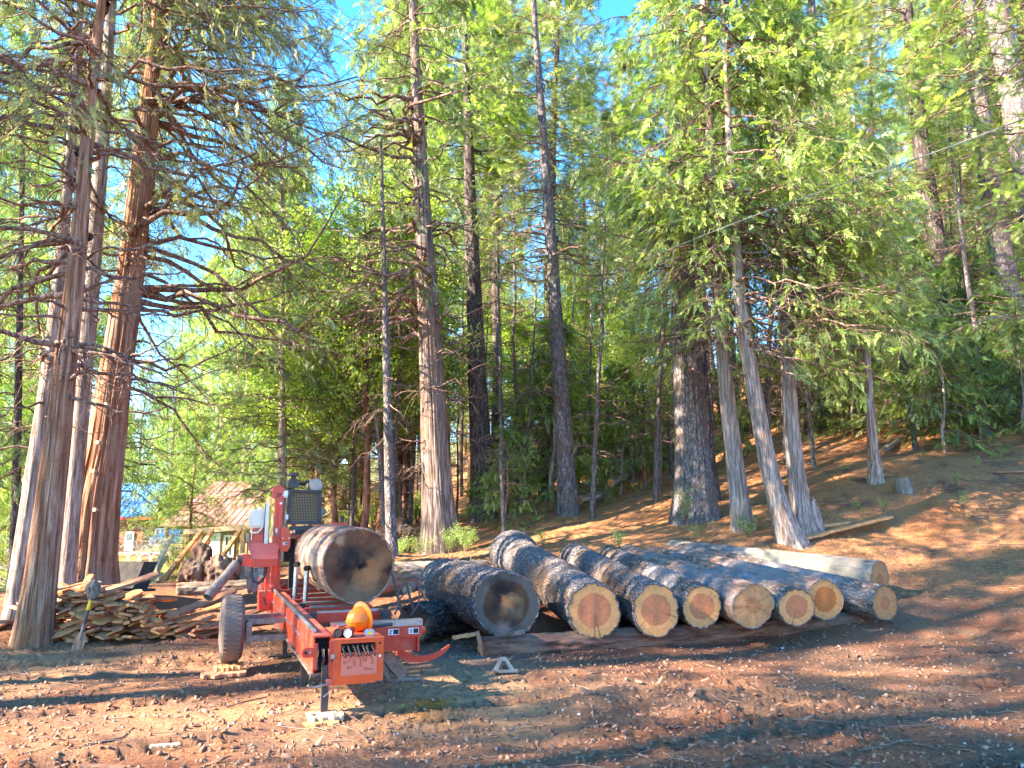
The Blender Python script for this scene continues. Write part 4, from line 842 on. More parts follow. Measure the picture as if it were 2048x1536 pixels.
root_ball('low grey rock-like root lump behind the grey mill-side trunk', 800, 1068, 19, .45, .32, 6)
# loose slabs and sticks
def slab(label, a, b_, wd, th, mat='plank', name='wood_slab', cat='slab', group=None, seed=0):
    a, b_ = Vector(a), Vector(b_); n_ = 14; r = np.random.default_rng(seed); d = (b_ - a); L_ = d.length
    V = []; prof = [(-.5, -.5), (.5, -.5), (.5, .3), (.3, .5), (-.35, .5), (-.5, .2)]
    for i in range(n_):
        s = i / (n_ - 1); wv = wd * (1 + .12 * r.normal()); 
        if i in (0, n_ - 1): wv *= .8
        for x, z in prof: V.append((x * wv, s * L_, z * th * (1 + .15 * r.normal())))
    k = len(prof); ii = np.arange(n_ * k).reshape(n_, k); nx = np.roll(ii, -1, 1)
    F = [tuple(f) for f in np.stack([ii[:-1], nx[:-1], nx[1:], ii[1:]], -1).reshape(-1, 4)] + [tuple(ii[0][::-1]), tuple(ii[-1])]
    me = bpy.data.meshes.new(name); me.from_pydata(V, [], F); me.materials.append(M[mat]); me.update()
    o = obj(name, me, None, a); o.rotation_mode = 'QUATERNION'; o.rotation_quaternion = d.to_track_quat('Y', 'Z')
    return tag(o, label, cat, group)
def on(px, py, dz=.03): h_ = hit(px, py); return h_ + Vector((0, 0, dz))
slab('long sunlit reddish slab lying below the shaggy cedars', on(1570, 1092, .06), on(1780, 1045, .1), .22, .05, seed=1)
slab('splintered slab end lying on top of the long reddish slab', on(1630, 1068, .12), on(1700, 1056, .1), .1, .04, seed=2)
slab('thin pale board lying on the slope at the right edge', on(1990, 950, .05), on(2120, 948, .06), .1, .03, 'plank_grey', seed=3)
slab('grey stake standing up against the bearer log end', P(968, 1326, 8.95), P(955, 1262, 9.0), .055, .02, 'plank_grey', seed=4, name='wood_stake', cat='stake')
slab('broken stick jutting left from the bearer log', P(905, 1275, 8.95), P(952, 1268, 9.1), .05, .04, 'plank', seed=5, name='broken_stick', cat='stick')
slab('splinter hanging under the big stained log face', P(1020, 1268, 9.05), P(1048, 1262, 9.1), .06, .04, 'dusty_log', seed=6, name='wood_splinter', cat='splinter')
slab('pale flat slab on the ground in the left foreground', G(300, 1492, .03), G(360, 1488, .03), .05, .015, 'pale_wood', seed=7)
slab('pale split board lying in the left foreground near the bottom edge', G(160, 1531, .03), G(250, 1536, .03), .06, .015, 'plank_grey', seed=8)
slab('grey bark slab at the left edge beside the leaning cedar foot', on(-20, 1262), on(28, 1240), .16, .04, 'plank_grey', seed=9)
for i, (q, e) in enumerate((((345, 1068, 20), (292, 1172, 17)), ((332, 1110, 19), (296, 1176, 17)), ((322, 1146, 18), (303, 1173, 17)))):
    slab(['long pale plank leaning highest against the bush, left bundle', 'middle plank leaning in the left bundle', 'shortest plank leaning in the left bundle'][i], P(*q), P(*e), .12, .04, 'pale_wood', name='leaning_plank', cat='plank', group='planks leaning left of the cabin', seed=20 + i)
for i, (q, e) in enumerate((((402, 1063, 24), (320, 1168, 17.5)), ((425, 1060, 24), (355, 1166, 17)), ((418, 1082, 23), (362, 1165, 17)), ((482, 1058, 25), (445, 1112, 21)))):
    slab(['long diagonal pole leaning in front of the cabin, leftmost', 'thick doubled pole leaning down from the shed frame', 'thinner pole just under the doubled pole', 'short pole leaning beside the cabin window'][i], P(*q), P(*e), .12, .08, 'plank', name='leaning_pole', cat='pole', group='poles leaning on the shed frame', seed=30 + i)
mb = MB(); mb.beam(P(368, 1064, 26), P(512, 1052, 26), .12, .16); mb.beam(P(405, 1058, 27), P(512, 1060, 27), .1, .1)
for px in (402, 485, 506): mb.beam(P(px, 1056, 26.5), P(px, 1148, 26.5), .12, .12)
tag(mb.build('shed_frame', M['pale_wood']), 'open pale timber frame standing in front of the cabin', 'timber frame')

# ------------------------------------------------------------------ the pile of slabs by the cedars
protos = []
for k in range(9):
    r_ = random.Random(k); L_ = r_.uniform(.55, 1.25); wd = r_.uniform(.07, .17); th = r_.uniform(.022, .04)
    protos.append(slab('tmp', (0, 0, 0), (0, L_, 0), wd, th, 'plank' if k % 3 else 'plank_grey', 'board', 'board', 'boards in the jumbled pile', seed=50 + k))
rb = random.Random(3); placed = 0; first = [True] * 9
lab_b = ['bright sawn board lying on top of the jumbled pile by the cedars', 'rough slab stacked in the dark middle of the jumbled pile', 'loose slab sliding off the right end of the jumbled pile', 'slab end sticking out of the left side of the pile, beside the thin cedar']
def place_board(x, y, z, rz, tilt, roll, lab):
    global placed
    k = rb.randrange(9); src = protos[k]
    if first[k]: o = src; first[k] = False
    else: o = src.copy(); scene.collection.objects.link(o)
    o['label'] = lab_b[lab]; o.rotation_mode = 'XYZ'; o.rotation_euler = (tilt, roll, rz); o.location = (x, y, z); placed += 1
for layer in range(15):
    z = .03 + layer * .042
    for col in range(12):
        u_ = max(0.0, (col + rb.uniform(-.4, .4)) / 11)
        topz = .68 * (1 - u_ ** 1.25) + .06
        if z > topz + .03: continue
        x = -5.70 + 1.75 * u_ + rb.uniform(-.05, .05); y = 9.85 + rb.uniform(-.15, .25) + .3 * u_
        rz = R(24) + rb.gauss(0, .38) - (.9 if u_ > .8 else 0); lab = 0 if z > topz - .06 else (2 if u_ > .8 else (3 if u_ < .12 else 1))
        place_board(x, y, z, rz, rb.gauss(.03, .10), rb.gauss(0, .2), lab)
for x, y, rz, z in ((-5.62, 9.75, -.75, .10), (-5.55, 9.8, -.9, .2), (-5.66, 9.85, -.6, .30), (-5.5, 9.9, -.8, .36), (-5.6, 9.95, -1.0, .44)):
    place_board(x, y, z, rz, .35, .3, 3)
for k in range(9):
    if first[k]: bpy.data.objects.remove(protos[k])
# shovel with a cap hung on it
s0 = P(152, 1306, 9.2); s1 = P(160, 1277, 9.22); s2 = P(183, 1196, 9.3)
sh = empty('shovel', s0, 0, 'yellow and black handled digging shovel stuck upright in front of the board pile', 'shovel')
o_ = s0
MB().prism([(-.06, 0), (.06, 0), (.065, .10), (.058, .2), (.02, .21), (-.02, .21), (-.058, .2), (-.065, .1)], Matrix.Rotation(R(80), 4, 'X') @ Matrix.Rotation(R(-8), 4, 'Z'), .006).build('blade', M['dusty_log'], sh)
d = (s2 - s1)
MB().cyl(s1 - o_ - d * .03, s1 - o_ + d * .34, .016, .018, 12).build('socket', M['dull_steel'], sh, True)
MB().cyl(s1 - o_ + d * .34, s1 - o_ + d * .7, .019, .019, 12).build('handle', M['black'], sh, True)
MB().cyl(s1 - o_ + d * .7, s1 - o_ + d * 1.02, .021, .021, 12).build('grip', M['yellow'], sh, True)
o = root_ball('grey crumpled cap hanging over the top of the shovel handle', 187, 1180, 9.3, .09, .13, 9, 'cloth', 'cap', 'cap')
o.scale = (.8, .8, .8)

# ------------------------------------------------------------------ black loader scoop behind the cedar
sc_ = empty('loader_bucket', P(262, 1196, 13.5), -.25, 'black metal loader scoop with a tall back plate behind the board pile', 'loader bucket')
m = MB(); m.prism([(-.55, .12), (.30, .12), (.42, .62), (-.5, .62)], Matrix.Translation((-.1, .1, -.02)) @ Matrix.Rotation(R(82), 4, 'X'), .03).build('back_plate', M['leather'], sc_)
prof = [(-.05 + .30 * math.cos(t_), .30 * math.sin(t_)) for t_ in np.linspace(math.pi * .5, math.pi, 9)]
m = MB(); m.prism([(-.55, -.35), (.35, -.35), (.42, 0), (.3, .22), (-.55, .22)], Matrix.Translation((0, 0, .12)) @ Matrix.Rotation(R(-4), 4, 'X'), .04).build('scoop_floor', M['leather'], sc_)
m = MB(); m.beam((.38, -.3, .12), (.38, -.3, -.12), .04, .04); m.beam((-.4, -.3, .12), (-.4, -.3, -.12), .04, .04); m.beam((-.5, -.33, .12), (.38, -.33, .12), .03, .03); m.build('scoop_frame', M['black'], sc_)

# ------------------------------------------------------------------ the sawmill (x right, y back, z up from its front foot)
MA = R(21.7); MO = Vector((-1.53, 6.3, 0.0))
def MW(x, y, z): return MO + Matrix.Rotation(MA, 3, 'Z') @ Vector((x, y, z))
mill = empty('sawmill', MO, MA, 'orange-red portable bandsaw mill standing on the dirt, carrying a huge stained log', 'sawmill')
m = MB()
m.box((.05, 3.3, .600), (.14, 6.5, .012)); m.box((-.016, 3.3, .455), (.012, 6.5, .28)); m.box((.116, 3.3, .455), (.012, 6.5, .28)); m.box((.05, 3.3, .318), (.12, 6.5, .012))
m.box((.108, -.008, .44), (.03, .02, .27), bev=.003); m.box((-.012, -.008, .46), (.03, .02, .20), bev=.003)
m.build('main_rail', M['red'], mill)
m = MB(); m.box((.05, .16, .45), (.112, .02, .255)); m.build('rail_hollow', M['dark'], mill)
m = MB(); r_ = random.Random(4)
for k in range(6):
    x = .02 + .012 * k; m.tube([(x, .14, .56 - .01 * k), (x + r_.uniform(-.02, .02), .05, .5), (x + r_.uniform(-.03, .03), .0, .42), (x + r_.uniform(-.02, .02), .06, .35)], .006, 6)
m.build('cable_bundle', M['hose'], mill, True)
MB().cyl((0, .22, .628), (0, 6.4, .628), .019, seg=14).build('track_rod', M['steel'], mill, True)
MB().beam((-.03, .9, .50), (-.03, 6.3, .50), .016, .022, .003).build('side_rod', M['steel'], mill)
MB().beam((-.026, .0, .318), (-.026, 6.4, .318), .03, .016).build('edge_angle', M['dull_steel'], mill)
m = MB(); ear = [(0, -.035), (0, .035), (-.05, .04), (-.085, .035), (-.10, 0), (-.085, -.035), (-.05, -.04)]
m.prism(ear, Matrix.Translation((-.02, -.004, .495)) @ Matrix.Rotation(R(90), 4, 'X'), .014)
m.build('hitch_ear', M['red'], mill)
MB().cyl((-.055, -.022, .497), (-.055, -.015, .497), .010, seg=12).build('bolt', M['steel'], mill); MB().cyl((-.088, -.021, .495), (-.088, -.015, .495), .012, seg=12).build('bolt', M['dark'], mill)
# control box with seven levers
cb = MB(); fw = [(.105, .235), (.515, .235), (.527, .26), (.527, .57), (.105, .57)]
def plate(mb, x0, x1, z0, z1, y, th=.012, mi=0): mb.box(((x0 + x1) / 2, y, (z0 + z1) / 2), (x1 - x0, th, z1 - z0), mi=mi)
plate(cb, .118, .186, .235, .568, .0); plate(cb, .466, .527, .245, .568, .0); plate(cb, .186, .466, .235, .462, .0); plate(cb, .186, .466, .545, .568, .0)
cb.box((.326, .36, .574), (.415, .74, .010), bev=.002); cb.box((.522, .36, .42), (.010, .7, .3)); cb.box((.13, .36, .42), (.010, .7, .3))
ctl = cb.build('control_box', M['orange'], mill)
MB().box((.326, .07, .5), (.28, .02, .09)).build('lever_recess', M['dark'], ctl)
MB().box((.326, -.018, .470), (.285, .04, .010), bev=.002).build('lever_shelf', M['red_clean'], ctl)
for k in range(7):
    x = .205 + k * .038; r2 = .004 * ((k * 37) % 5 - 2)
    m = MB(); m.tube([(x, .05, .522), (x + r2, -.01, .515), (x + .006 + r2, -.04, .492), (x + .014 + r2, -.055, .466)], .0065, 8); m.sph((x + .015 + r2, -.058, .460), (.011, .011, .013), 12); m.cyl((x, .03, .522), (x, -.012, .520), .010, seg=10)
    m.build('lever', M['black'], ctl, True)
dg = MB().box((.330, -.0135, .378), (.286, .004, .15)).build('diagram_plate', M['skin_diag'], ctl)
m = MB(); yy = -.0172
def ink(a, b_, t=.0035): m.beam((a[0], yy, a[1]), (b_[0], yy, b_[1]), .001, t)
def circ(x, z, r):
    for k in range(8):
        a, c_ = 2 * math.pi * k / 8, 2 * math.pi * (k + 1) / 8; ink((x + r * math.cos(a), z + r * math.sin(a)), (x + r * math.cos(c_), z + r * math.sin(c_)), .0022)
for pts in ([(.228, .449), (.222, .435), (.222, .42)], [(.262, .449), (.262, .425), (.250, .41), (.250, .395)], [(.293, .449), (.293, .405)], [(.327, .449), (.330, .43), (.342, .418), (.343, .395)], [(.357, .449), (.357, .408)], [(.388, .449), (.388, .408)], [(.420, .449), (.423, .43), (.436, .42), (.437, .405)]):
    for a, b_ in zip(pts, pts[1:]): ink(a, b_)
for x, z in ((.213, .402), (.245, .362), (.293, .393), (.343, .380), (.374, .412), (.437, .390)): circ(x, z, .0095)
ink((.363, .356), (.402, .356), .002); ink((.363, .346), (.440, .346), .002); ink((.363, .337), (.448, .337), .002); ink((.285, .376), (.302, .376), .002); ink((.335, .366), (.352, .366), .002); ink((.224, .405), (.236, .406), .002); ink((.258, .362), (.268, .361), .003); ink((.270, .368), (.268, .358), .003)
m.build('diagram_lines', M['ink'], dg)
MB().box((.120, -.02, .455), (.03, .022, .035), bev=.003).build('latch', M['steel'], ctl); MB().box((.112, -.02, .425), (.02, .02, .03), bev=.004).build('latch_key', M['black'], ctl)
MB().cyl((.497, -.006, .436), (.497, -.012, .436), .010, seg=14).build('bolt', M['whitepaint'], ctl); MB().cyl((.495, -.006, .535), (.495, -.009, .535), .009, seg=14).build('bolt', M['dark'], ctl)
# end cross bar
cbm = MB().box((.64, .80, .500), (.82, .09, .10), bev=.004).build('end_crossbar', M['red'], mill)
MB().box((.64, .79, .578), (.83, .10, .055), bev=.003).build('wear_plate', M['steel'], cbm)
m = MB(); m.box((.79, .83, .385), (.50, .05, .12)); m.box((1.02, .80, .385), (.02, .10, .13)); m.build('lower_channel', M['red'], cbm)
for x in (.30, .80, .965): MB().cyl((x, .742, .575), (x, .733, .575), .011, seg=12).build('bolt', M['steel'], cbm, True)
def decal(x0, x1, z0, z1, y, par, seed, left=True):
    d_ = MB().box(((x0 + x1) / 2, y, (z0 + z1) / 2), (x1 - x0, .002, z1 - z0)).build('warning_decal', M['whitepaint'], par)
    q = MB(); xm = x0 + (x1 - x0) * .47; q.box(((xm + x1) / 2 - .002, y - .0016, (z0 + z1) / 2), (x1 - xm - .004, .001, (z1 - z0) * .8))
    r3 = random.Random(seed); cx, cz = (x0 + xm) / 2, (z0 + z1) / 2; h_ = (z1 - z0) * .38; w_ = (xm - x0) * .36
    q.beam((cx - w_ * .2, y - .0016, cz + h_), (cx, y - .0016, cz), .001, .006); q.beam((cx, y - .0016, cz), (cx - w_ * .1, y - .0016, cz - h_), .001, .006); q.beam((cx, y - .0016, cz), (cx + w_, y - .0016, cz + h_ * .6), .001, .004); q.beam((cx - w_, y - .0016, cz - h_ * .5), (cx + w_ * .6, y - .0016, cz - h_ * .7), .001, .004)
    if seed == 2: q.beam((cx - w_, y - .0016, cz + h_ * .5), (cx + w_, y - .0016, cz - h_ * .3), .001, .004)
    q.build('decal_print', M['ink'], d_); return d_
decal(.735, .835, .478, .530, .7535, cbm, 1); decal(.925, 1.02, .478, .530, .7535, cbm, 2)
MB().cyl((.53, .50, .60), (.72, .55, .60), .018, seg=14).build('rubber_grip', M['hose'], mill, True)
MB().cyl((.25, .62, .600), (.40, .66, .610), .012, seg=10).build('dog_pin', M['steel'], mill, True)
# bunks
for k, y in enumerate((1.6, 2.08, 2.5, 2.95, 3.45, 4.2, 5.0, 5.8)):
    bk_ = MB().box((.50, y, .555), (.70 if k < 2 else .78, .07, .09), bev=.003).build('bunk', M['red'], mill)
    MB().box((.52, y, .609), (.62, .075, .018), bev=.003).build('wear_strip', M['steel'] if k == 0 else M['dull_steel'], bk_)
    if k in (0, 2, 4): MB().box((.17, y - .02, .585), (.07, .06, .05), bev=.006).build('clamp_block', M['black'], bk_)
for y in (1.82, 2.3, 2.75): MB().box((.5, y, .52), (.66, .11, .03)).build('tie_plate', M['dull_steel'], mill)
m = MB(); m.box((.90, 3.6, .44), (.08, 5.6, .14), bev=.004); m.build('far_rail', M['red'], mill)
MB().box((.86, 1.45, .52), (.10, .14, .2), bev=.01).build('valve_block', M['black'], mill)
# chrome log stops
for x, y, h0, h1, lx_ in ((.215, 2.6, .60, .95, 0), (.145, 3.0, .60, .97, 0)):
    s_ = MB().cyl((x, y, h0), (x + .008, y, h1), .027, seg=20).build('log_stop', M['steel'], mill, True)
    MB().cyl((x - .01, y - .03, h1 + .02), (x + .03, y + .03, h1 + .02), .030, seg=18).build('stop_roller', M['dark'], s_, True)
# front jack leg
m = MB(); m.box((.075, .03, .20), (.055, .06, .36), bev=.003); m.box((.075, .03, .012), (.16, .13, .012)); m.build('jack_leg', M['black'], mill)
MB().cyl((.06, -.02, .16), (.1, -.03, .19), .005, seg=8).build('jack_pin', M['steel'], mill)
MB().tube([(.02, .02, .32), (-.05, -.03, .33), (-.06, -.02, .25), (-.01, -.02, .235), (.06, -.03, .25), (.12, -.01, .27)], .011, 8).build('hydraulic_hose', M['dull_steel'], mill, True)
MB().box((.10, .0, .26), (.05, .05, .05), bev=.004).build('hose_bracket', M['red_clean'], mill)
for x, y in ((-.02, 1.15), (.06, 2.85)):
    m = MB(); m.box((.05, y, .17), (.05, .05, .30)); m.prism([(-.2, -.06), (.1, -.06), (.1, .06), (-.13, .06)], Matrix.Translation((x + .02, y, .005)), .02); m.build('outrigger_foot', M['black'], mill)
# wheel
wh = MB().lathe([(.19, -.105), (.25, -.115), (.295, -.105), (.325, -.075), (.334, -.03), (.334, .03), (.325, .075), (.295, .105), (.25, .115), (.19, .105)], Matrix.Translation((-.55, 2.25, .415)) @ Matrix.Rotation(R(90), 4, 'Y'), 56).build('tyre', M['rubber'], None, True)
whe = empty('wheel', (0, 0, 0)); whe.parent = mill; wh.parent = whe
m = MB()
for k in range(44):
    a = 2 * math.pi * k / 44
    for s_ in (-1, 0, 1): m.box((-.55 + s_ * .055, 2.25 + math.cos(a + s_ * .05) * .335, .415 + math.sin(a + s_ * .05) * .335), (.045, .030, .004), (a + s_ * .05 + math.pi / 2, 0, 0))
m.build('tyre_tread', M['rubber'], whe)
m = MB(); m.cyl((-.62, 2.25, .415), (-.46, 2.25, .415), .19, seg=32); m.cyl((-.47, 2.25, .415), (-.38, 2.25, .415), .07, seg=18); m.build('rim', M['dull_steel'], whe, True)
m = MB(); m.beam((-.40, 2.2, .475), (.03, 2.2, .475), .09, .05); m.beam((-.38, 2.1, .32), (.05, 2.1, .32), .07, .06); m.box((-.39, 2.14, .38), (.06, .16, .22), bev=.01); m.beam((-.40, 2.6, .475), (.03, 2.7, .475), .07, .04); m.beam((-.4, 2.2, .475), (-.4, 2.62, .475), .05, .045); m.build('axle', M['dull_steel'], mill)
# loader arm
m = MB(); arc = [(.88 + .09 * k, .33 - .115 * math.sin(min(1, k / 5) * math.pi * .8)) for k in range(6)]
outer = [(.86, .40), (.93, .30), (1.0, .262), (1.08, .250), (1.18, .255), (1.28, .285), (1.37, .335)]; inner = [(1.375, .315), (1.30, .245), (1.20, .205), (1.08, .19), (.96, .205), (.86, .27)]
m.prism(outer + inner, Matrix.Translation((0, .94, 0)) @ Matrix.Rotation(R(90), 4, 'X'), .03); m.build('loader_arm', M['red'], mill)
m = MB(); m.beam((.62, .8, .36), (.80, .95, .02), .05, .05); m.beam((.70, .85, .34), (.95, 1.0, .06), .03, .12); m.beam((.56, .9, .36), (.56, .9, 0), .05, .05); m.box((.86, 1.0, .04), (.5, .1, .03)); m.build('rear_stand', M['dull_steel'], mill)
# levers and hoses at the right side
for a, b_ in (((.945, 1.6, .98), (1.05, 1.6, .62)), ((1.08, 1.5, .87), (1.165, 1.5, .58))): MB().cyl(a, b_, .013, seg=10).build('turner_lever', M['black'], mill, True)
MB().tube([(1.02, 1.5, .60), (1.0, 1.5, .78), (1.08, 1.5, .92), (1.17, 1.5, .93), (1.22, 1.5, .80), (1.2, 1.45, .66), (1.1, 1.4, .55)], .009, 8).build('hydraulic_hose', M['hose'], mill, True)
MB().tube([(.97, 1.5, .56), (1.02, 1.5, .72), (1.10, 1.5, .80), (1.08, 1.5, .86), (1.0, 1.5, .80)], .009, 8).build('hydraulic_hose', M['hose'], mill, True)
MB().cyl((1.14, 1.7, .78), (1.24, 1.9, .80), .05, seg=16).build('hydraulic_motor', M['dull_steel'], mill, True)
m = MB(); m.cyl((1.02, 1.0, .45), (1.16, 1.1, .46), .05, .03); m.box((1.0, 1.2, .43), (.12, .2, .1), bev=.01); m.build('arm_hinge', M['red'], mill)
# saw head
hd = MB(); Y0 = 4.06
hd.box((.02, Y0 + .06, 1.16), (.105, .12, 1.36), bev=.005); hd.cyl((.0, Y0, 1.86), (.0, Y0 + .12, 1.86), .075, seg=24); hd.box((-.045, Y0 + .02, 1.80), (.06, .1, .06), bev=.006); hd.box((.035, Y0 - .02, 1.45), (.04, .06, .55), bev=.004)
mast = hd.build('mast', M['red'], mill)
MB().box((.012, Y0 - .034, 1.36), (.056, .003, .055)).build('number_decal', M['whitepaint'], mast); 
m = MB(); 
for (a, b_) in (((-.004, 1.382), (.022, 1.382)), ((.022, 1.382), (.022, 1.34)), ((.004, 1.362), (.022, 1.362)), ((-.004, 1.341), (.022, 1.341))): m.beam((a[0], Y0 - .0365, a[1]), (b_[0], Y0 - .0365, b_[1]), .001, .006)
m.build('number_print', M['ink'], mast)
MB().box((.012, Y0 - .034, 1.306), (.056, .003, .045)).build('grey_decal', M['dull_steel'], mast); MB().box((.035, Y0 - .052, 1.705), (.03, .002, .028)).build('small_decal', M['whitepaint'], mast)
MB().box((-.125, Y0 - .02, 1.42), (.045, .02, .58), bev=.003).build('height_rule', M['steel'], mill); MB().box((-.150, Y0 - .01, 1.42), (.01, .03, .56)).build('rule_edge', M['black'], mill)
MB().box((-.085, Y0, 1.54), (.03, .012, .26)).build('yellow_scale', M['yellow'], mill)
m = MB(); m.box((-.225, Y0 + .14, 1.505), (.225, .22, .25), bev=.035); tank = m.build('water_tank', M['fuel'], mill, True)
MB().cyl((-.19, Y0 + .12, 1.62), (-.19, Y0 + .12, 1.655), .03, seg=16).build('tank_cap', M['white'], tank, True)
MB().tube([(-.17, Y0 + .02, 1.42), (-.19, Y0 - .01, 1.38), (-.23, Y0 - .01, 1.335), (-.29, Y0, 1.33), (-.32, Y0 + .02, 1.36)], .011, 8).build('drain_hose', M['fuel'], tank, True)
m = MB(); m.box((-.22, Y0 + .10, 1.29), (.14, .12, .2), bev=.004); m.prism([(-.3, 1.2), (-.14, 1.2), (-.14, 1.30), (-.24, 1.32)], Matrix.Translation((-.02, Y0 - .0, 0)) @ Matrix.Rotation(R(90), 4, 'X'), .012); m.box((.045, Y0 + .08, 1.25), (.08, .05, .14)); m.build('tank_bracket', M['red'], mill)
MB().cyl((-.335, Y0, 1.22), (-.335, Y0, 1.33), .03, seg=16).build('filter', M['dull_steel'], mill, True)
gq = MB(); gq.prism([(-.335, 0), (.045, 0), (.045, .09), (.02, .13), (.02, .26), (-.31, .26), (-.31, .13), (-.335, .10)][::-1], Matrix.Translation((0, Y0 - .02, 1.21)) @ Matrix.Rotation(R(-128), 4, 'X'), .012)
gu = gq.build('blade_guard', M['red_clean'], mill)
m = MB(); m.box((-.145, Y0 - .11, .965), (.335, .16, .10), bev=.006); m.box((-.36, Y0 - .06, 1.0), (.10, .10, .14), bev=.006); m.box((.04, Y0 - .06, .98), (.05, .1, .12), bev=.005); m.build('blade_housing', M['red'], mill)
hx = [(.05, 1.10), (.135, 1.10), (.165, 1.16), (.165, 1.30), (.12, 1.40), (.05, 1.40)]
sg = MB().prism(hx, Matrix.Translation((0, Y0 - .10, 0)) @ Matrix.Rotation(R(90), 4, 'X'), .05).build('side_cover', M['red'], mill)
decal(.075, .135, 1.185, 1.215, Y0 - .152, sg, 1)
for x in (.07, .14): MB().cyl((x, Y0 - .15, 1.265), (x, Y0 - .158, 1.265), .009, seg=10).build('bolt', M['steel'], sg)
m = MB(); m.box((.045, Y0 + .02, .74), (.06, .10, .40), bev=.004); m.box((-.08, Y0 + .05, .78), (.05, .09, .32)); m.build('head_leg', M['red'], mill)
m = MB(); m.box((-.105, Y0 - .10, .505), (.16, .3, .22), bev=.006); m.box((.02, Y0 - .05, .64), (.12, .22, .06), bev=.005); m.build('carriage_box', M['red'], mill)
MB().tube([(-.05, Y0 - .26, .66), (-.11, Y0 - .27, .64), (-.13, Y0 - .28, .55), (-.1, Y0 - .27, .46)], .010, 8).build('cable_loop', M['hose'], mill, True)
MB().tube([(-.29, Y0 - .1, .93), (-.285, Y0 - .12, .82), (-.25, Y0 - .13, .735), (-.2, Y0 - .13, .712), (-.15, Y0 - .13, .75), (-.12, Y0 - .1, .84), (-.12, Y0 - .08, .92)], .022, 12).build('thick_hose', M['hose'], mill, True)
ch = MB(); ch.cyl((-.47, Y0 - .12, .965), (-.78, Y0 - .42, .59), .055, .06, 28, cap=False); ch.cyl((-.478, Y0 - .128, .95), (-.78, Y0 - .418, .592), .052, .057, 28, cap=False); ch.build('sawdust_chute', M['dull_steel'], mill, True)
MB().cyl((-.46, Y0 - .06, 1.0), (-.40, Y0 - .06, 1.0), .065, seg=24).build('blower_collar', M['black'], mill, True)
# engine
e = MB(); e.box((.345, Y0 + .22, 1.66), (.43, .34, .44), bev=.018); e.box((.345, Y0 + .03, 1.865), (.43, .05, .035), bev=.006); e.box((.345, Y0 + .03, 1.46), (.43, .05, .05), bev=.006); e.box((.155, Y0 + .03, 1.66), (.045, .05, .42), bev=.006); e.box((.535, Y0 + .03, 1.66), (.045, .05, .42), bev=.006)
e.box((.36, Y0 + .6, 1.62), (.34, .5, .34), bev=.02)
eng = e.build('engine', M['black'], mill)
gr = MB().box((.345, Y0 + .045, 1.66), (.34, .012, .36)).build('radiator_core', M['dark'], eng)
m = MB()
for k in range(17): m.box((.183 + k * .0203, Y0 + .03, 1.66), (.0045, .006, .35))
for k in range(18): m.box((.345, Y0 + .031, 1.487 + k * .0203), (.335, .006, .0045))
m.build('radiator_grille', M['rad'], eng)
ac = MB().cyl((.19, Y0 + .02, 1.965), (.19, Y0 + .32, 1.965), .072, seg=28).build('air_cleaner', M['black'], eng, True)
m = MB(); m.cyl((.19, Y0 + .14, 2.02), (.19, Y0 + .14, 2.07), .035, seg=20); m.lathe([(.0, 2.115), (.04, 2.11), (.07, 2.09), (.082, 2.07), (.078, 2.062), (0, 2.062)], Matrix.Translation((.19, Y0 + .14, 0)), 28); m.build('intake_cap', M['black'], ac, True)
MB().box((.16, Y0 + .15, 1.89), (.1, .1, .04), bev=.01).build('cleaner_bracket', M['black'], eng)
mu = MB(); mu.cyl((.475, Y0 + .02, 1.945), (.475, Y0 + .30, 1.945), .085, seg=32); mu.cyl((.475, Y0 + .008, 1.945), (.475, Y0 + .02, 1.945), .066, seg=32); mu.build('fuel_drum', M['drum'], eng, True)
m = MB(); m.lathe([(.086, 0), (.092, .01), (.086, .02)], Matrix.Translation((.475, Y0 + .03, 1.945)) @ Matrix.Rotation(R(-90), 4, 'X'), 32); m.build('drum_band', M['steel'], eng, True)
MB().tube([(.26, Y0 + .2, 1.97), (.32, Y0 + .15, 1.96), (.37, Y0 + .12, 1.99), (.42, Y0 + .15, 1.99)], .018, 10).build('intake_hose', M['hose'], eng, True)
al = MB(); al.cyl((.585, Y0 + .1, 1.60), (.585, Y0 + .22, 1.60), .055, seg=22); al.cyl((.585, Y0 + .07, 1.60), (.585, Y0 + .1, 1.60), .03, seg=16); al.box((.575, Y0 + .2, 1.52), (.05, .08, .08), bev=.01); al.build('alternator', M['dull_steel'], eng, True)
MB().box((.095, Y0 + .02, 1.825), (.088, .08, .09), bev=.02).build('coolant_bottle', M['white'], eng, True); MB().box((.13, Y0 + .03, 1.53), (.05, .05, .08), bev=.014).build('small_bottle', M['white'], eng, True)
m = MB(); m.tube([(.095, Y0 + .02, 1.78), (.10, Y0 + .0, 1.70), (.12, Y0 + .01, 1.62), (.13, Y0 + .02, 1.57)], .005, 6); m.tube([(.14, Y0, 1.87), (.125, Y0 - .01, 1.75), (.135, Y0, 1.6)], .01, 6); m.build('coolant_tube', M['hose'], eng, True)
m = MB(); m.box((.345, Y0 + .05, 1.385), (.36, .1, .055), bev=.004); m.box((.34, Y0 + .1, 1.33), (.24, .1, .05)); m.build('engine_mount', M['black'], eng)
for x in (.22, .46): MB().box((x, Y0 - .01, 1.345), (.025, .02, .04), bev=.005).build('mount_bolt', M['steel'], eng)
MB().box((.52, Y0 + .10, 1.29), (.90, .08, .055), bev=.004).build('head_beam', M['red'], mill)
m = MB(); m.box((1.0, Y0 + .15, .93), (.06, .07, .95)); m.box((.98, 5.2, 1.425), (.24, .16, .045), bev=.004); m.box((1.0, 4.7, 1.38), (.05, 1.0, .05)); m.build('outer_post', M['red'], mill)
MB().cyl((1.02, 5.2, 1.45), (1.02, 5.2, 1.55), .032, seg=16).build('post_canister', M['black'], mill, True)
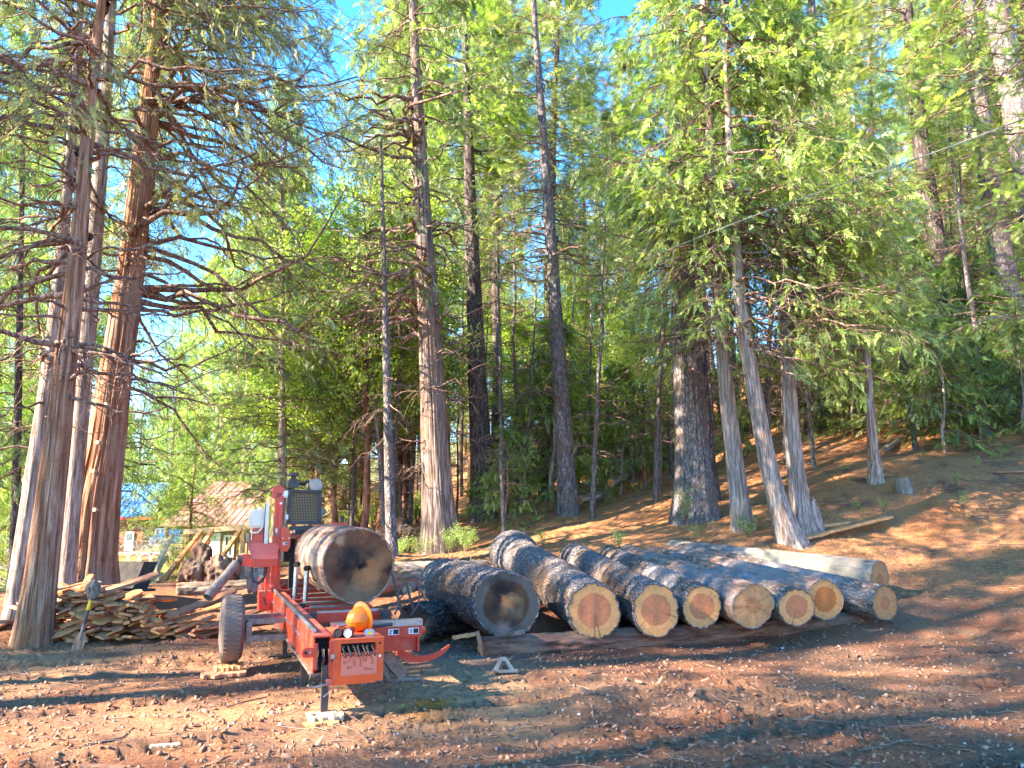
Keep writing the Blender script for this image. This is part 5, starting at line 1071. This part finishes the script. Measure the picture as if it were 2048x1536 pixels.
m = MB(); m.box((.20, Y0 + .3, 1.1), (.14, .2, .3), bev=.01); m.box((.25, Y0 + .2, .80), (.1, .1, .5)); m.build('drive_cover', M['leather'], mill)

# log on the mill
a = MW(.655, 1.86, 1.035); b_ = MW(.61, 4.02, 1.04)
log3('huge brown log resting on the mill bed, its end stained black with a tan heart', a, b_, .385, .39, 'mill_log', 'cut_stain_a', group=None, seed=21, amp=.012, knots=1, oval=.02, ragged=.03, S=110)
# things on and around the mill
hp = MW(.39, .36, .68)
hat = empty('hard_hat', hp, 0, 'orange hard hat tipped on its side on top of the mill control box', 'hard hat'); hat.scale = (.9, .9, .9); hat.rotation_mode = 'QUATERNION'
hat.rotation_quaternion = Quaternion((0, 0, 1), MA) @ Vector((-.72, -.38, -.10)).to_track_quat('Z', 'Y') 
prof = [(.001, .118)] + [(.112 * math.sin(t_), .118 * math.cos(t_)) for t_ in np.linspace(.15, math.pi / 2, 12)] + [(.112, -.03)]
inn = [(.106, -.03)] + [(.106 * math.sin(t_), .111 * math.cos(t_)) for t_ in np.linspace(math.pi / 2, .15, 10)] + [(.001, .111)]
MB().lathe(prof + inn, seg=40).build('shell', M['hat'], hat, True)
m = MB(); m.lathe([(.112, -.025), (.150, -.036), (.152, -.041), (.110, -.034)], Matrix.Diagonal((1, 1.04, 1, 1)), 40, close=True); m.build('brim', M['hat'], hat, True)
m = MB(); m.lathe([(.095, -.045), (.099, -.012), (.092, -.012), (.088, -.045)], seg=30, close=True)
for k in range(3):
    a_ = k * math.pi / 3; m.tube([(.09 * math.cos(a_) * q, .09 * math.sin(a_) * q, .085 * (1 - q * q) - .01) for q in (-1, -.5, 0, .5, 1)], .008, 6)
m.build('suspension', M['black'], hat, True)
m = MB(); m.sph((0, 0, .02), (.117, .012, .106), 20); m.build('ridge', M['hat'], hat, True)
def can(label, x, y, mat, front, ang_):
    d_ = Matrix.Rotation(ang_, 3, 'Z') @ Vector((0, 1, 0)); p = MW(x, y, .617); c_ = empty('drink_can', p, MA, label, 'can', None)
    q = MB(); q.lathe([(.031, 0), (.036, .006), (.036, .15), (.031, .158)], Matrix.Rotation(ang_, 4, 'Z') @ Matrix.Rotation(R(-90), 4, 'X'), 28); q.build('body', M[mat], c_, True)
    q = MB(); q.cyl(d_ * .003, d_ * .006, .032, seg=28); q.lathe([(.029, 0), (.033, -.003), (.034, .006)], Matrix.Rotation(ang_, 4, 'Z') @ Matrix.Rotation(R(-90), 4, 'X'), 28); q.build('end_cap', M[front], c_, True)
    MB().cyl(d_ * .152, d_ * .156, .032, seg=28).build('back_cap', M['steel'], c_, True)
can('dark brown can with a dark end lying on the mill control box', .165, .075, 'brown_can', 'leather', -.45)
can('red can with a white end lying beside the dark can on the control box', .243, .045, 'brown_can', 'white', -.35)
tm_ = empty('tape_measure', MW(.43, .10, .58), MA - .15, 'blue and yellow tape measure lying in front of the hard hat', 'tape measure')
MB().box((0, 0, .026), (.085, .05, .05), bev=.012).build('case', M['blue_can'], tm_, True); MB().box((.003, -.0255, .026), (.035, .002, .028), bev=.0005).build('face', M['yellow'], tm_); MB().box((-.09, .0, .006), (.11, .018, .003), (0, 0, .25)).build('tape_end', M['dull_steel'], tm_)
slab('pale sawn wood block under the mill jack leg', MW(-.06, -.02, .018), MW(.21, -.02, .018), .19, .045, 'pale_wood', 'wood_block', 'block', seed=61)
slab('brown board lying under the pale jack block', MW(-.09, -.06, -.01), MW(.17, -.13, -.01), .17, .035, 'plank', 'wood_block', 'block', seed=62)
slab('upper wood block under the mill tyre', MW(-.70, 2.12, .062), MW(-.42, 2.12, .062), .26, .045, 'plank', 'wood_block', 'block', seed=63)
slab('lower wider board under the mill tyre', MW(-.82, 2.05, .018), MW(-.40, 2.04, .018), .3, .04, 'plank_grey', 'wood_block', 'block', seed=64)
cl = empty('metal_cleat', G(1008, 1346, .0), .15, 'grey triangular metal cleat standing on the dirt before the bearer log', 'metal bracket')
q = MB(); outl = [(-.115, 0), (.115, 0), (.02, .135), (-.035, .135)]
q.prism(outl, Matrix.Translation((0, .03, .01)) @ Matrix.Rotation(R(78), 4, 'X'), .05); q.box((.04, .03, .02), (.2, .13, .03), bev=.005); q.build('wedge_body', M['cleat'], cl)
MB().prism([(-.06, .025), (.05, .025), (.01, .105), (-.02, .105)], Matrix.Translation((0, -.021, .012)) @ Matrix.Rotation(R(78), 4, 'X'), .004).build('recess', M['leather'], cl)
MB().cyl((-.005, -.02, .065), (-.005, -.034, .062), .014, seg=14).build('eye', M['dark'], cl)

# ------------------------------------------------------------------ cabin and barn
def wp(px, py, Y): return P(px, py, Y)
cY = 40.0; g0 = hz(P(440, 1130, cY).x, cY); x0, x1 = P(366, 1080, cY).x, P(640, 1080, cY).x; ztop = P(400, 1050, cY).z
cab = empty('cabin', (x0, cY, g0), 0, 'old slab-sided cabin with a faded red metal roof behind the timber frame', 'cabin')
W_ = x1 - x0; Hh = ztop - g0
q = MB(); q.box((W_ / 2, 3, Hh / 2 - .3), (W_, 6, Hh + .6)); q.build('wall', M['slab'], cab)
q = MB()
for k in range(46): q.box((k * W_ / 45, -.03 - .02 * (k % 2), Hh / 2 - .1), (.10, .06, Hh - .25 * ((k * 7) % 3) / 3))
q.build('wall_slab', M['slab'], cab)
rz_ = P(430, 966, cY + 3).z - g0; q = MB(); e0 = -.9; ov = .45
for s_ in (0, 1):
    yb = -.6 if not s_ else 6.6
    V = [(e0, yb, Hh - .05), (W_ + .6, yb, Hh - .05), (W_ + .6, 3, rz_), (e0 + 1.6 * 0 + .0, 3, rz_)]
    V = [Vector(v) for v in V]; V[3].x = P(428, 966, cY + 3).x - x0
    bb = [q.bm.verts.new(v) for v in V] + [q.bm.verts.new(v + Vector((0, 0, .07))) for v in V]
    for f in ((3, 2, 1, 0), (4, 5, 6, 7), (0, 1, 5, 4), (1, 2, 6, 5), (2, 3, 7, 6), (3, 0, 4, 7)): q.bm.faces.new([bb[i] for i in f])
for k in range(26):
    t_ = k / 25; a = Vector((e0 + (W_ + .6 - e0) * t_, -.6, Hh + .04)); xr = P(428, 966, cY + 3).x - x0; b_ = Vector((xr + (W_ + .6 - xr) * t_, 3, rz_ + .08)); q.beam(a, b_, .03, .02)
q.build('roof', M['roof_red'], cab)
def window(par, x, z, w_, h_, y, name='window'):
    f = MB(); t_ = .09
    f.box((x, y, z + h_ / 2), (w_ + t_, .08, t_)); f.box((x, y, z - h_ / 2), (w_ + t_, .08, t_)); f.box((x - w_ / 2, y, z), (t_, .08, h_)); f.box((x + w_ / 2, y, z), (t_, .08, h_)); f.box((x, y, z), (w_, .05, .05)); f.box((x, y + .002, z), (.05, .05, h_))
    fo = f.build(name, M['whitepaint'], par); MB().box((x, y + .04, z), (w_, .02, h_)).build('pane', M['glass'], fo)
for px, py, ww, hh in ((459, 1092, .45, 1.0), (386, 1098, .35, .7)):
    p = P(px, py, cY); window(cab, p.x - x0, p.z - g0, ww, hh, -.1)
p = P(428, 1092, cY); MB().box((p.x - x0, -.1, p.z - g0 - .2), (.7, .06, 1.7), bev=.02).build('door', M['whitepaint'], cab)
bY = 66.0; bx0, bx1 = P(120, 1080, bY).x, P(350, 1080, bY).x; bz = hz((bx0 + bx1) / 2, bY); bh = P(280, 1034, bY).z - bz
barn = empty('barn', (bx0, bY, bz), 0, 'rust-brown barn with a bright blue metal roof, seen right of the thick cedar', 'barn')
bw = bx1 - bx0; MB().box((bw / 2, 4, bh / 2 - .3), (bw, 8, bh + .6)).build('wall', M['siding'], barn)
q = MB(); rt = P(280, 968, bY + 4).z - bz
for yb in (-.5, 8.5):
    V = [Vector(v) for v in ((-.5, yb, bh - .05), (P(300, 1032, bY).x - bx0, yb, bh - .05), (P(300, 1032, bY).x - bx0, 4, rt), (-.5, 4, rt))]
    bb = [q.bm.verts.new(v) for v in V] + [q.bm.verts.new(v + Vector((0, 0, .08))) for v in V]
    for f in ((3, 2, 1, 0), (4, 5, 6, 7), (0, 1, 5, 4), (1, 2, 6, 5), (2, 3, 7, 6), (3, 0, 4, 7)): q.bm.faces.new([bb[i] for i in f])
for k in range(16):
    xx_ = k * (P(300, 1032, bY).x - bx0) / 15; q.beam((xx_, -.5, bh + .06), (xx_, 4, rt + .1), .06, .05)
q.build('roof', M['roof_blue'], barn)
MB().box((bw / 2, -.55, bh - .1), (bw, .12, .22)).build('fascia', M['red'], barn)
p = P(321, 1071, bY); window(barn, p.x - bx0, p.z - bz, .8, 1.1, -.06)
p = P(259, 1083, bY); dd_ = MB().box((p.x - bx0, -.06, p.z - bz), (.75, .08, 1.6), bev=.02).build('door', M['whitepaint'], barn); MB().box((p.x - bx0, -.11, p.z - bz + .4), (.45, .02, .5)).build('door_pane', M['glass'], dd_)
p = P(356, 1094, 62); cz = hz(p.x, 62) - .2; car = empty('parked_car', (p.x, 62, cz), 0, 'small dark blue rounded car roof showing beside the barn', 'car')
MB().prism([(-1.9, .35), (1.9, .35), (1.9, .8), (1.2, .95), (.7, 1.4), (-.8, 1.42), (-1.4, .98), (-1.9, .9)], Matrix.Translation((0, .8, 0)) @ Matrix.Rotation(R(90), 4, 'X'), 1.6).build('body', M['roof_blue'], car); MB().box((-.05, -.02, 1.17), (1.5, 1.5, .3), bev=.05).build('windows', M['glass'], car)
for x in (-1.2, 1.2):
    for y in (-.75, .75): MB().cyl((x, y - .1, .32), (x, y + .1, .32), .32, seg=18).build('wheel', M['rubber'], car, True)
p = P(262, 1120, 42); hf = empty('hoop_frame', (p.x, 42, hz(p.x, 42)), 0, 'row of white hoops and rails standing on the path before the barn', 'hoop frame')
q = MB()
for k in range(5): q.tube([(-1.1 + k * .62 + .45 * math.cos(t_), 0, max(0, .95 * math.sin(t_))) for t_ in np.linspace(0, math.pi, 13)], .022, 6)
q.beam((-1.6, .05, .95), (2.0, .05, .98), .04, .04); q.beam((-1.6, .05, .1), (2.0, .05, .1), .04, .04); q.build('hoops', M['whitepaint'], hf, True)
# pale leafless shrubs by the barn
def bare_shrub(label, px, py, Y, h_, seed, group=None):
    r = np.random.default_rng(seed); p = P(px, py, Y); z0 = hz(p.x, Y); bs = Vector((p.x, Y, z0))
    pf = lambda z: np.stack([p.x + 0 * z, Y + 0 * z, z], 1)
    w_, _ = grow(pf, z0 + h_ * .25 * r.random(26), lambda z: h_ * .8 + 0 * z, r, style='broad', M=13, foli=0, br=.0045, s0=.1, wig=2.5)
    o = obj('bare_shrub', mesh('bare_shrub', w_[0] - np.array(bs), F4=w_[1], mats=[M['stone']], smooth=True), None, bs); tag(o, label, 'shrub', group)
bare_shrub('pale leafless shrub in front of the barn door', 286, 1100, 48, 1.9, 1)
bare_shrub('pale bare tangle behind the thin cedars at the left edge', 20, 1120, 26, 3.2, 2)
bare_shrub('large pale bare crown behind the barn roof', 300, 1000, 72, 9, 3)
bare_shrub('bare pale sapling beside the shed frame', 345, 1110, 44, 2.2, 4)
# overhead cable
wpt = [P(*q) for q in ((2120, 210, 7), (1860, 310, 9), (1560, 410, 11), (1300, 512, 13.5), (1040, 640, 16), (860, 728, 17.6))]
wv = np.array([tuple(p) for p in wpt]); t_ = np.linspace(0, 5, 60); cv = np.stack([np.interp(t_, range(6), wv[:, k]) for k in range(3)], 1)
for _ in range(40): cv[1:-1] = (cv[:-2] + cv[2:] + 2 * cv[1:-1]) / 4
Vc, Fc = tubes(cv[None], np.full((1, 60), .0065), 6); tag(obj('overhead_cable', mesh('overhead_cable', Vc, F4=Fc, mats=[M['wire']], smooth=True)), 'grey cable slung from the upper right corner down to the central cedar', 'cable')

# ------------------------------------------------------------------ low plants
def shrub(label, px, py, h_, wd, seed, leaf='leaf', mat='leaf_bright', n=260, size=.14, name='shrub', group=None, Y=None):
    r = np.random.default_rng(seed); p = hit(px, py) if Y is None else Vector((P(px, py, Y).x, Y, hz(P(px, py, Y).x, Y)))
    k = max(9, n // 22); az = r.uniform(0, 6.28, k); tl = r.uniform(0, .9, k); L_ = h_ * r.uniform(.6, 1.1, k); s = np.linspace(0, 1, 6)
    e = np.stack([np.cos(az) * tl * wd, np.sin(az) * tl * wd, L_], 1); Pn = e[:, None] * s[None, :, None]; Pn[..., 2] = L_[:, None] * (s ** .85)[None]
    Pn += r.normal(0, .03, Pn.shape) * (s > 0)[None, :, None] * h_
    Vw, Fw = tubes(Pn, np.repeat((.012 * h_ * (1 - .7 * s))[None], k, 0), 4)
    bi = r.integers(0, k, n); f = r.uniform(1.2, 4.95, n); i0 = f.astype(int); t_ = (f - i0)[:, None]; O = Pn[bi, i0] * (1 - t_) + Pn[bi, i0 + 1] * t_
    D = O * [1, 1, .3] + r.normal(0, .5, O.shape) * wd + [0, 0, .1]
    Vl, Fl, rl = sprays(O + r.normal(0, .04, O.shape) * wd, D, size * r.uniform(.6, 1.3, n), leaf, r, .8)
    root = empty(name, p, 0, label, 'shrub', group); obj('stems', mesh('stems', Vw, F4=Fw, mats=[M['limb']], smooth=True), root)
    obj('leaves', mesh('leaves', Vl, F4=Fl, mats=[M[mat]], attrs={'rnd': rl}), root)
for i, (px, py, h_, wd, lb, mt, n, Y) in enumerate((
    (905, 1118, .62, .42, 'leafy light green bush at the right foot of the central furrowed cedar', 'leaf_bright', 300, 17.2), (935, 1125, .45, .4, 'low bush right of the foot of the central furrowed cedar', 'leaf_bright', 200, 17),
    (842, 1128, .42, .45, 'low bush left of the foot of the central furrowed cedar', 'leaf_cedar', 220, 17), (800, 1120, .35, .5, 'low weedy clump just right of the mill log', 'leaf_bright', 220, 16.2),
    (1372, 1060, .75, .22, 'climbing green sprig against the left foot of the thickest grey trunk', 'leaf_bright', 110, 16.3), (1496, 1082, .4, .4, 'small dark green bush between the left and curved shaggy cedars', 'leaf_cedar', 170, 14.1),
    (1215, 1012, .7, .35, 'upright small bush on the slope right of the tall grey fir', 'leaf_cedar', 130, None), (1086, 1096, .3, .2, 'small yellow-green sprig behind the lumpy log butt', 'leaf_broad', 50, None), (1238, 1098, .35, .22, 'green sprig beside the weathered fallen trunk', 'leaf_bright', 60, None),
    (660, 1160, .75, .35, 'yellow-green sprig behind the chrome log stops', 'leaf_broad', 130, 12.6), (1625, 905, .5, .3, 'small bush uphill between shaggy cedars and lone trunk', 'leaf_cedar', 90, None), (1240, 900, .8, .8, 'yellow-green bush among the far trunks', 'leaf_broad', 260, 27),
    (372, 1150, .9, .6, 'bright bush behind the leaning poles', 'leaf_bright', 300, 24), (350, 1130, 1.3, .7, 'tall bright bush left of the cabin wall', 'leaf_bright', 420, 28), (1150, 915, .7, .8, 'ragged bush with orange-tinted leaves in the middle distance', 'leaf_broad', 240, 29))):
    shrub(lb, px, py, h_, wd, 100 + i, mat=mt, n=n, Y=Y)
rs_ = random.Random(9)
for i in range(46):
    px, py = rs_.uniform(950, 2048), rs_.uniform(840, 1090)
    if py > 1060 - (px - 1000) * .02 and px > 1650: py -= 60
    shrub('tiny green sprout on the needle-covered slope', px, py, rs_.uniform(.12, .35), rs_.uniform(.1, .25), 200 + i, mat=rs_.choice(['leaf_bright', 'leaf_cedar', 'leaf_broad']), n=26, size=.10, name='sprout', group='small sprouts on the slope')
for i in range(20):   # undergrowth further up
    px = rs_.uniform(930, 2048); Y = rs_.uniform(26, 34); shrub('leafy undergrowth bush under the trees up the slope', px, 900, rs_.uniform(.8, 1.8), rs_.uniform(.6, 1.3), 300 + i, mat=rs_.choice(['leaf_bright', 'leaf_cedar', 'leaf_broad']), n=340, size=.22, name='undergrowth_bush', group='undergrowth bushes up the slope', Y=Y)
for i in range(14):
    px = rs_.uniform(640, 860); Y = rs_.uniform(24, 34); shrub('leafy bush behind the mill under the madrones', px, 1000, rs_.uniform(.8, 1.6), rs_.uniform(.6, 1.1), 340 + i, mat=rs_.choice(['leaf_bright', 'leaf_broad']), n=300, size=.2, name='undergrowth_bush', group='undergrowth behind the mill', Y=Y)

# ------------------------------------------------------------------ litter on the ground
GZ = None
def gnd(x, y):
    """terrain height incl. relief near the camera, read from the ground mesh grid"""
    a_ = np.degrees(np.arctan2(x, y)); d_ = np.hypot(x, y)
    ia = np.clip(np.interp(a_, np.degrees(ang), np.arange(na)), 0, na - 1); idd = np.clip(np.interp(d_, dist, np.arange(nd_)), 0, nd_ - 1)
    return gz2.reshape(nd_, na)[np.round(idd).astype(int), np.round(ia).astype(int)]
def scatter(n, ymax, r, ymin=2.6, pw=1.6, xr=1.0, keep=None):
    y = ymin + (ymax - ymin) * r.random(n) ** pw; x = (r.random(n) * 2 - 1) * (.74 * y + .5) * xr
    if keep is not None: k = keep(x, y, r); x, y = x[k], y[k]
    return x, y
def flakes(name, label, n, mat, L0, L1, asp, th, ymax, seed, kind='stuff', keep=None, tilt=.35, pw=1.6, lift=.0):
    r = np.random.default_rng(seed); x, y = scatter(n, ymax, r, keep=keep, pw=pw); n = len(x); z = gnd(x, y) + lift
    L_ = np.exp(r.uniform(math.log(L0), math.log(L1), n)); W_ = L_ * asp * r.uniform(.5, 1.4, n); T_ = th * r.uniform(.5, 1.5, n)
    U = np.array([[-.5, -.35, 0], [-.1, -.5, 0], [.5, -.25, 0], [.45, .3, 0], [0, .5, 0], [-.45, .25, 0]])
    V = np.concatenate([U, U * [.85, .85, 1] + [0, 0, 1]])[None] * np.stack([L_, W_, T_], 1)[:, None]
    V = V + r.normal(0, .07, V.shape) * L_[:, None, None] * [1, asp, .25]
    yaw, a, b_ = r.uniform(0, 6.28, n), r.normal(0, tilt, n), r.normal(0, tilt, n)
    V[..., 2] += V[..., 0] * a[:, None] + V[..., 1] * b_[:, None]
    c_, s_ = np.cos(yaw)[:, None], np.sin(yaw)[:, None]; X = V[..., 0] * c_ - V[..., 1] * s_; Y_ = V[..., 0] * s_ + V[..., 1] * c_
    V = np.stack([X + x[:, None], Y_ + y[:, None], V[..., 2] + z[:, None]], -1)
    q = np.array([[6, 7, 10, 11], [7, 8, 9, 10], [0, 1, 7, 6], [1, 2, 8, 7], [2, 3, 9, 8], [3, 4, 10, 9], [4, 5, 11, 10], [5, 0, 6, 11]])
    F = (q[None] + (np.arange(n) * 12)[:, None, None]).reshape(-1, 4)
    return tag(obj(name, mesh(name, V.reshape(-1, 3), F4=F, mats=[M[mat]])), label, name.replace('_', ' '), kind='stuff')
near_log = lambda x, y, r: r.random(len(x)) < .25 + .75 * np.exp(-((x - 1.5) / 3.2) ** 2)
flakes('bark_chips', 'loose brown bark chips scattered over the churned dirt', 2000, 'chip', .012, .16, .34, .010, 15, 1, keep=near_log)
flakes('dark_bark_chips', 'dark crumbs of bark and earth on the yard', 9000, 'cedar_bark', .012, .05, .7, .014, 14, 2)
flakes('pale_wood_chips', 'pale wood chips scattered on the dirt', 150, 'chip_pale', .012, .06, .4, .006, 13, 3, keep=lambda x, y, r: r.random(len(x)) < .3 + .7 * np.exp(-((x + 1) / 2.2) ** 2))
flakes('pebbles', 'small pale stones dotted over the yard', 120, 'stone', .012, .04, .8, .014, 14, 4, tilt=.1)
def clods(name, label, n, seed, keep=None, r0=.012, r1=.05):
    r = np.random.default_rng(seed); x, y = scatter(n, 13, r, keep=keep, pw=1.5); n = len(x); z = gnd(x, y); bm = bmesh.new(); bmesh.ops.create_icosphere(bm, subdivisions=1, radius=1)
    T = np.array([v.co[:] for v in bm.verts]); TF = np.array([[v.index for v in f.verts] for f in bm.faces]); bm.free()
    sz = np.exp(r.uniform(math.log(r0), math.log(r1), n)); V = T[None] * (1 + r.normal(0, .22, (n, len(T), 1))) * (sz[:, None] * r.uniform([.7, .7, .3], [1.4, 1.2, .6], (n, 3)))[:, None]
    V = V + np.stack([x, y, z + sz * .15], 1)[:, None]
    return tag(obj(name, mesh(name, V.reshape(-1, 3), F3=(TF[None] + (np.arange(n) * len(T))[:, None, None]).reshape(-1, 3), mats=[M['clod']])), label, name.replace('_', ' '), kind='stuff')
M['clod'] = m_simple('earth_clods', (.30, .155, .105), 1, 0, .4, 9, .3, (.19, .10, .07), .05)
clods('dirt_clods', 'crumbly reddish clods of churned earth', 5000, 5, r0=.006, r1=.026)
def sticks(name, label, n, mat, L0, L1, rad, ymin, ymax, seed, keep=None, pw=1.5, curve=.15):
    r = np.random.default_rng(seed); x, y = scatter(n, ymax, r, ymin=ymin, keep=keep, pw=pw); n = len(x); z = gnd(x, y)
    L_ = np.exp(r.uniform(math.log(L0), math.log(L1), n)); yaw = r.uniform(0, 6.28, n); s = np.linspace(-.5, .5, 4)
    Pn = np.stack([x[:, None] + np.cos(yaw)[:, None] * L_[:, None] * s, y[:, None] + np.sin(yaw)[:, None] * L_[:, None] * s, 0 * s + z[:, None]], -1)
    Pn[..., 0] += (r.normal(0, curve, (n, 1)) * L_[:, None]) * (s ** 2 * 4); Pn[..., 1] += (r.normal(0, curve, (n, 1)) * L_[:, None]) * (s ** 2 * 4)
    gz_ = gnd(Pn[..., 0].ravel(), Pn[..., 1].ravel()).reshape(n, 4); Pn[..., 2] = np.maximum(gz_, z[:, None] - .02) + rad * .6 + np.abs(r.normal(0, .006, (n, 1)))
    V, F = tubes(Pn, np.full((n, 4), rad) * r.uniform(.5, 1.5, (n, 1)), 3)
    return tag(obj(name, mesh(name, V, F4=F, mats=[M[mat]])), label, name.replace('_', ' '), kind='stuff')
onslope = lambda x, y, r: (H(x, y) > .25 + r.random(len(x)) * .4)
sticks('fallen_twigs', 'thin grey twigs lying over yard and slope', 1300, 'twig', .08, .6, .004, 2.6, 26, 6)
sticks('pine_needles', 'dry orange needles covering the slope', 60000, 'needle', .07, .20, .0028, 9, 28, 7, keep=onslope, pw=1.15)
sticks('yard_needles', 'dry needles scattered on the yard dirt', 6000, 'needle', .04, .11, .0012, 2.6, 11, 8)
sticks('grey_slash', 'grey cut branches heaped at the right edge of the slope', 900, 'twig', .3, 1.4, .007, 10, 17, 9, keep=lambda x, y, r: (np.abs(x / y - .64) < .07) & (y > 12.5) & (y < 16.5))
r_ = np.random.default_rng(10); n_ = 7000; x, y = scatter(n_, 32, r_, ymin=9, pw=.9, keep=lambda x, y, r: (H(x, y) > .3) & (vnoise(np.stack([x * .8, y * .8, 0 * x], 1), 3) > .15)); n_ = len(x)
O = np.stack([x, y, gnd(x, y)], 1); Hb = r_.uniform(.05, .2, n_); an = r_.uniform(0, 6.28, n_); dx = np.stack([np.cos(an), np.sin(an), 0 * an], 1) * .005; tp = O + np.stack([r_.normal(0, .05, n_), r_.normal(0, .05, n_), Hb], 1)
V = np.stack([O - dx, O + dx, tp], 1).reshape(-1, 3); tag(obj('grass_tufts', mesh('grass_tufts', V, F3=np.arange(len(V)).reshape(-1, 3), mats=[M['grass']], attrs={'rnd': np.repeat(r_.random(n_), 3)})), 'thin grass blades among the needles', 'grass', kind='stuff')
n_ = 22000; x = r_.uniform(-16, -2, n_); y = r_.uniform(17, 44, n_); k = (-x > .24 * y + .6) & (-x < .9 * y) & (vnoise(np.stack([x * .5, y * .5, 0 * x], 1), 6) > -.3); x, y = x[k], y[k]; n_ = len(x)
O = np.stack([x, y, gnd(x, y)], 1); Hb = r_.uniform(.04, .14, n_); an = r_.uniform(0, 6.28, n_); dx = np.stack([np.cos(an), np.sin(an), 0 * an], 1) * .014; tp = O + np.stack([r_.normal(0, .03, n_), r_.normal(0, .03, n_), Hb], 1)
V = np.stack([O - dx, O + dx, tp], 1).reshape(-1, 3); tag(obj('lawn_grass', mesh('lawn_grass', V, F3=np.arange(len(V)).reshape(-1, 3), mats=[M['grass']], attrs={'rnd': np.repeat(r_.random(n_), 3)})), 'yellow-green grass beyond the yard on the left', 'grass', kind='stuff')
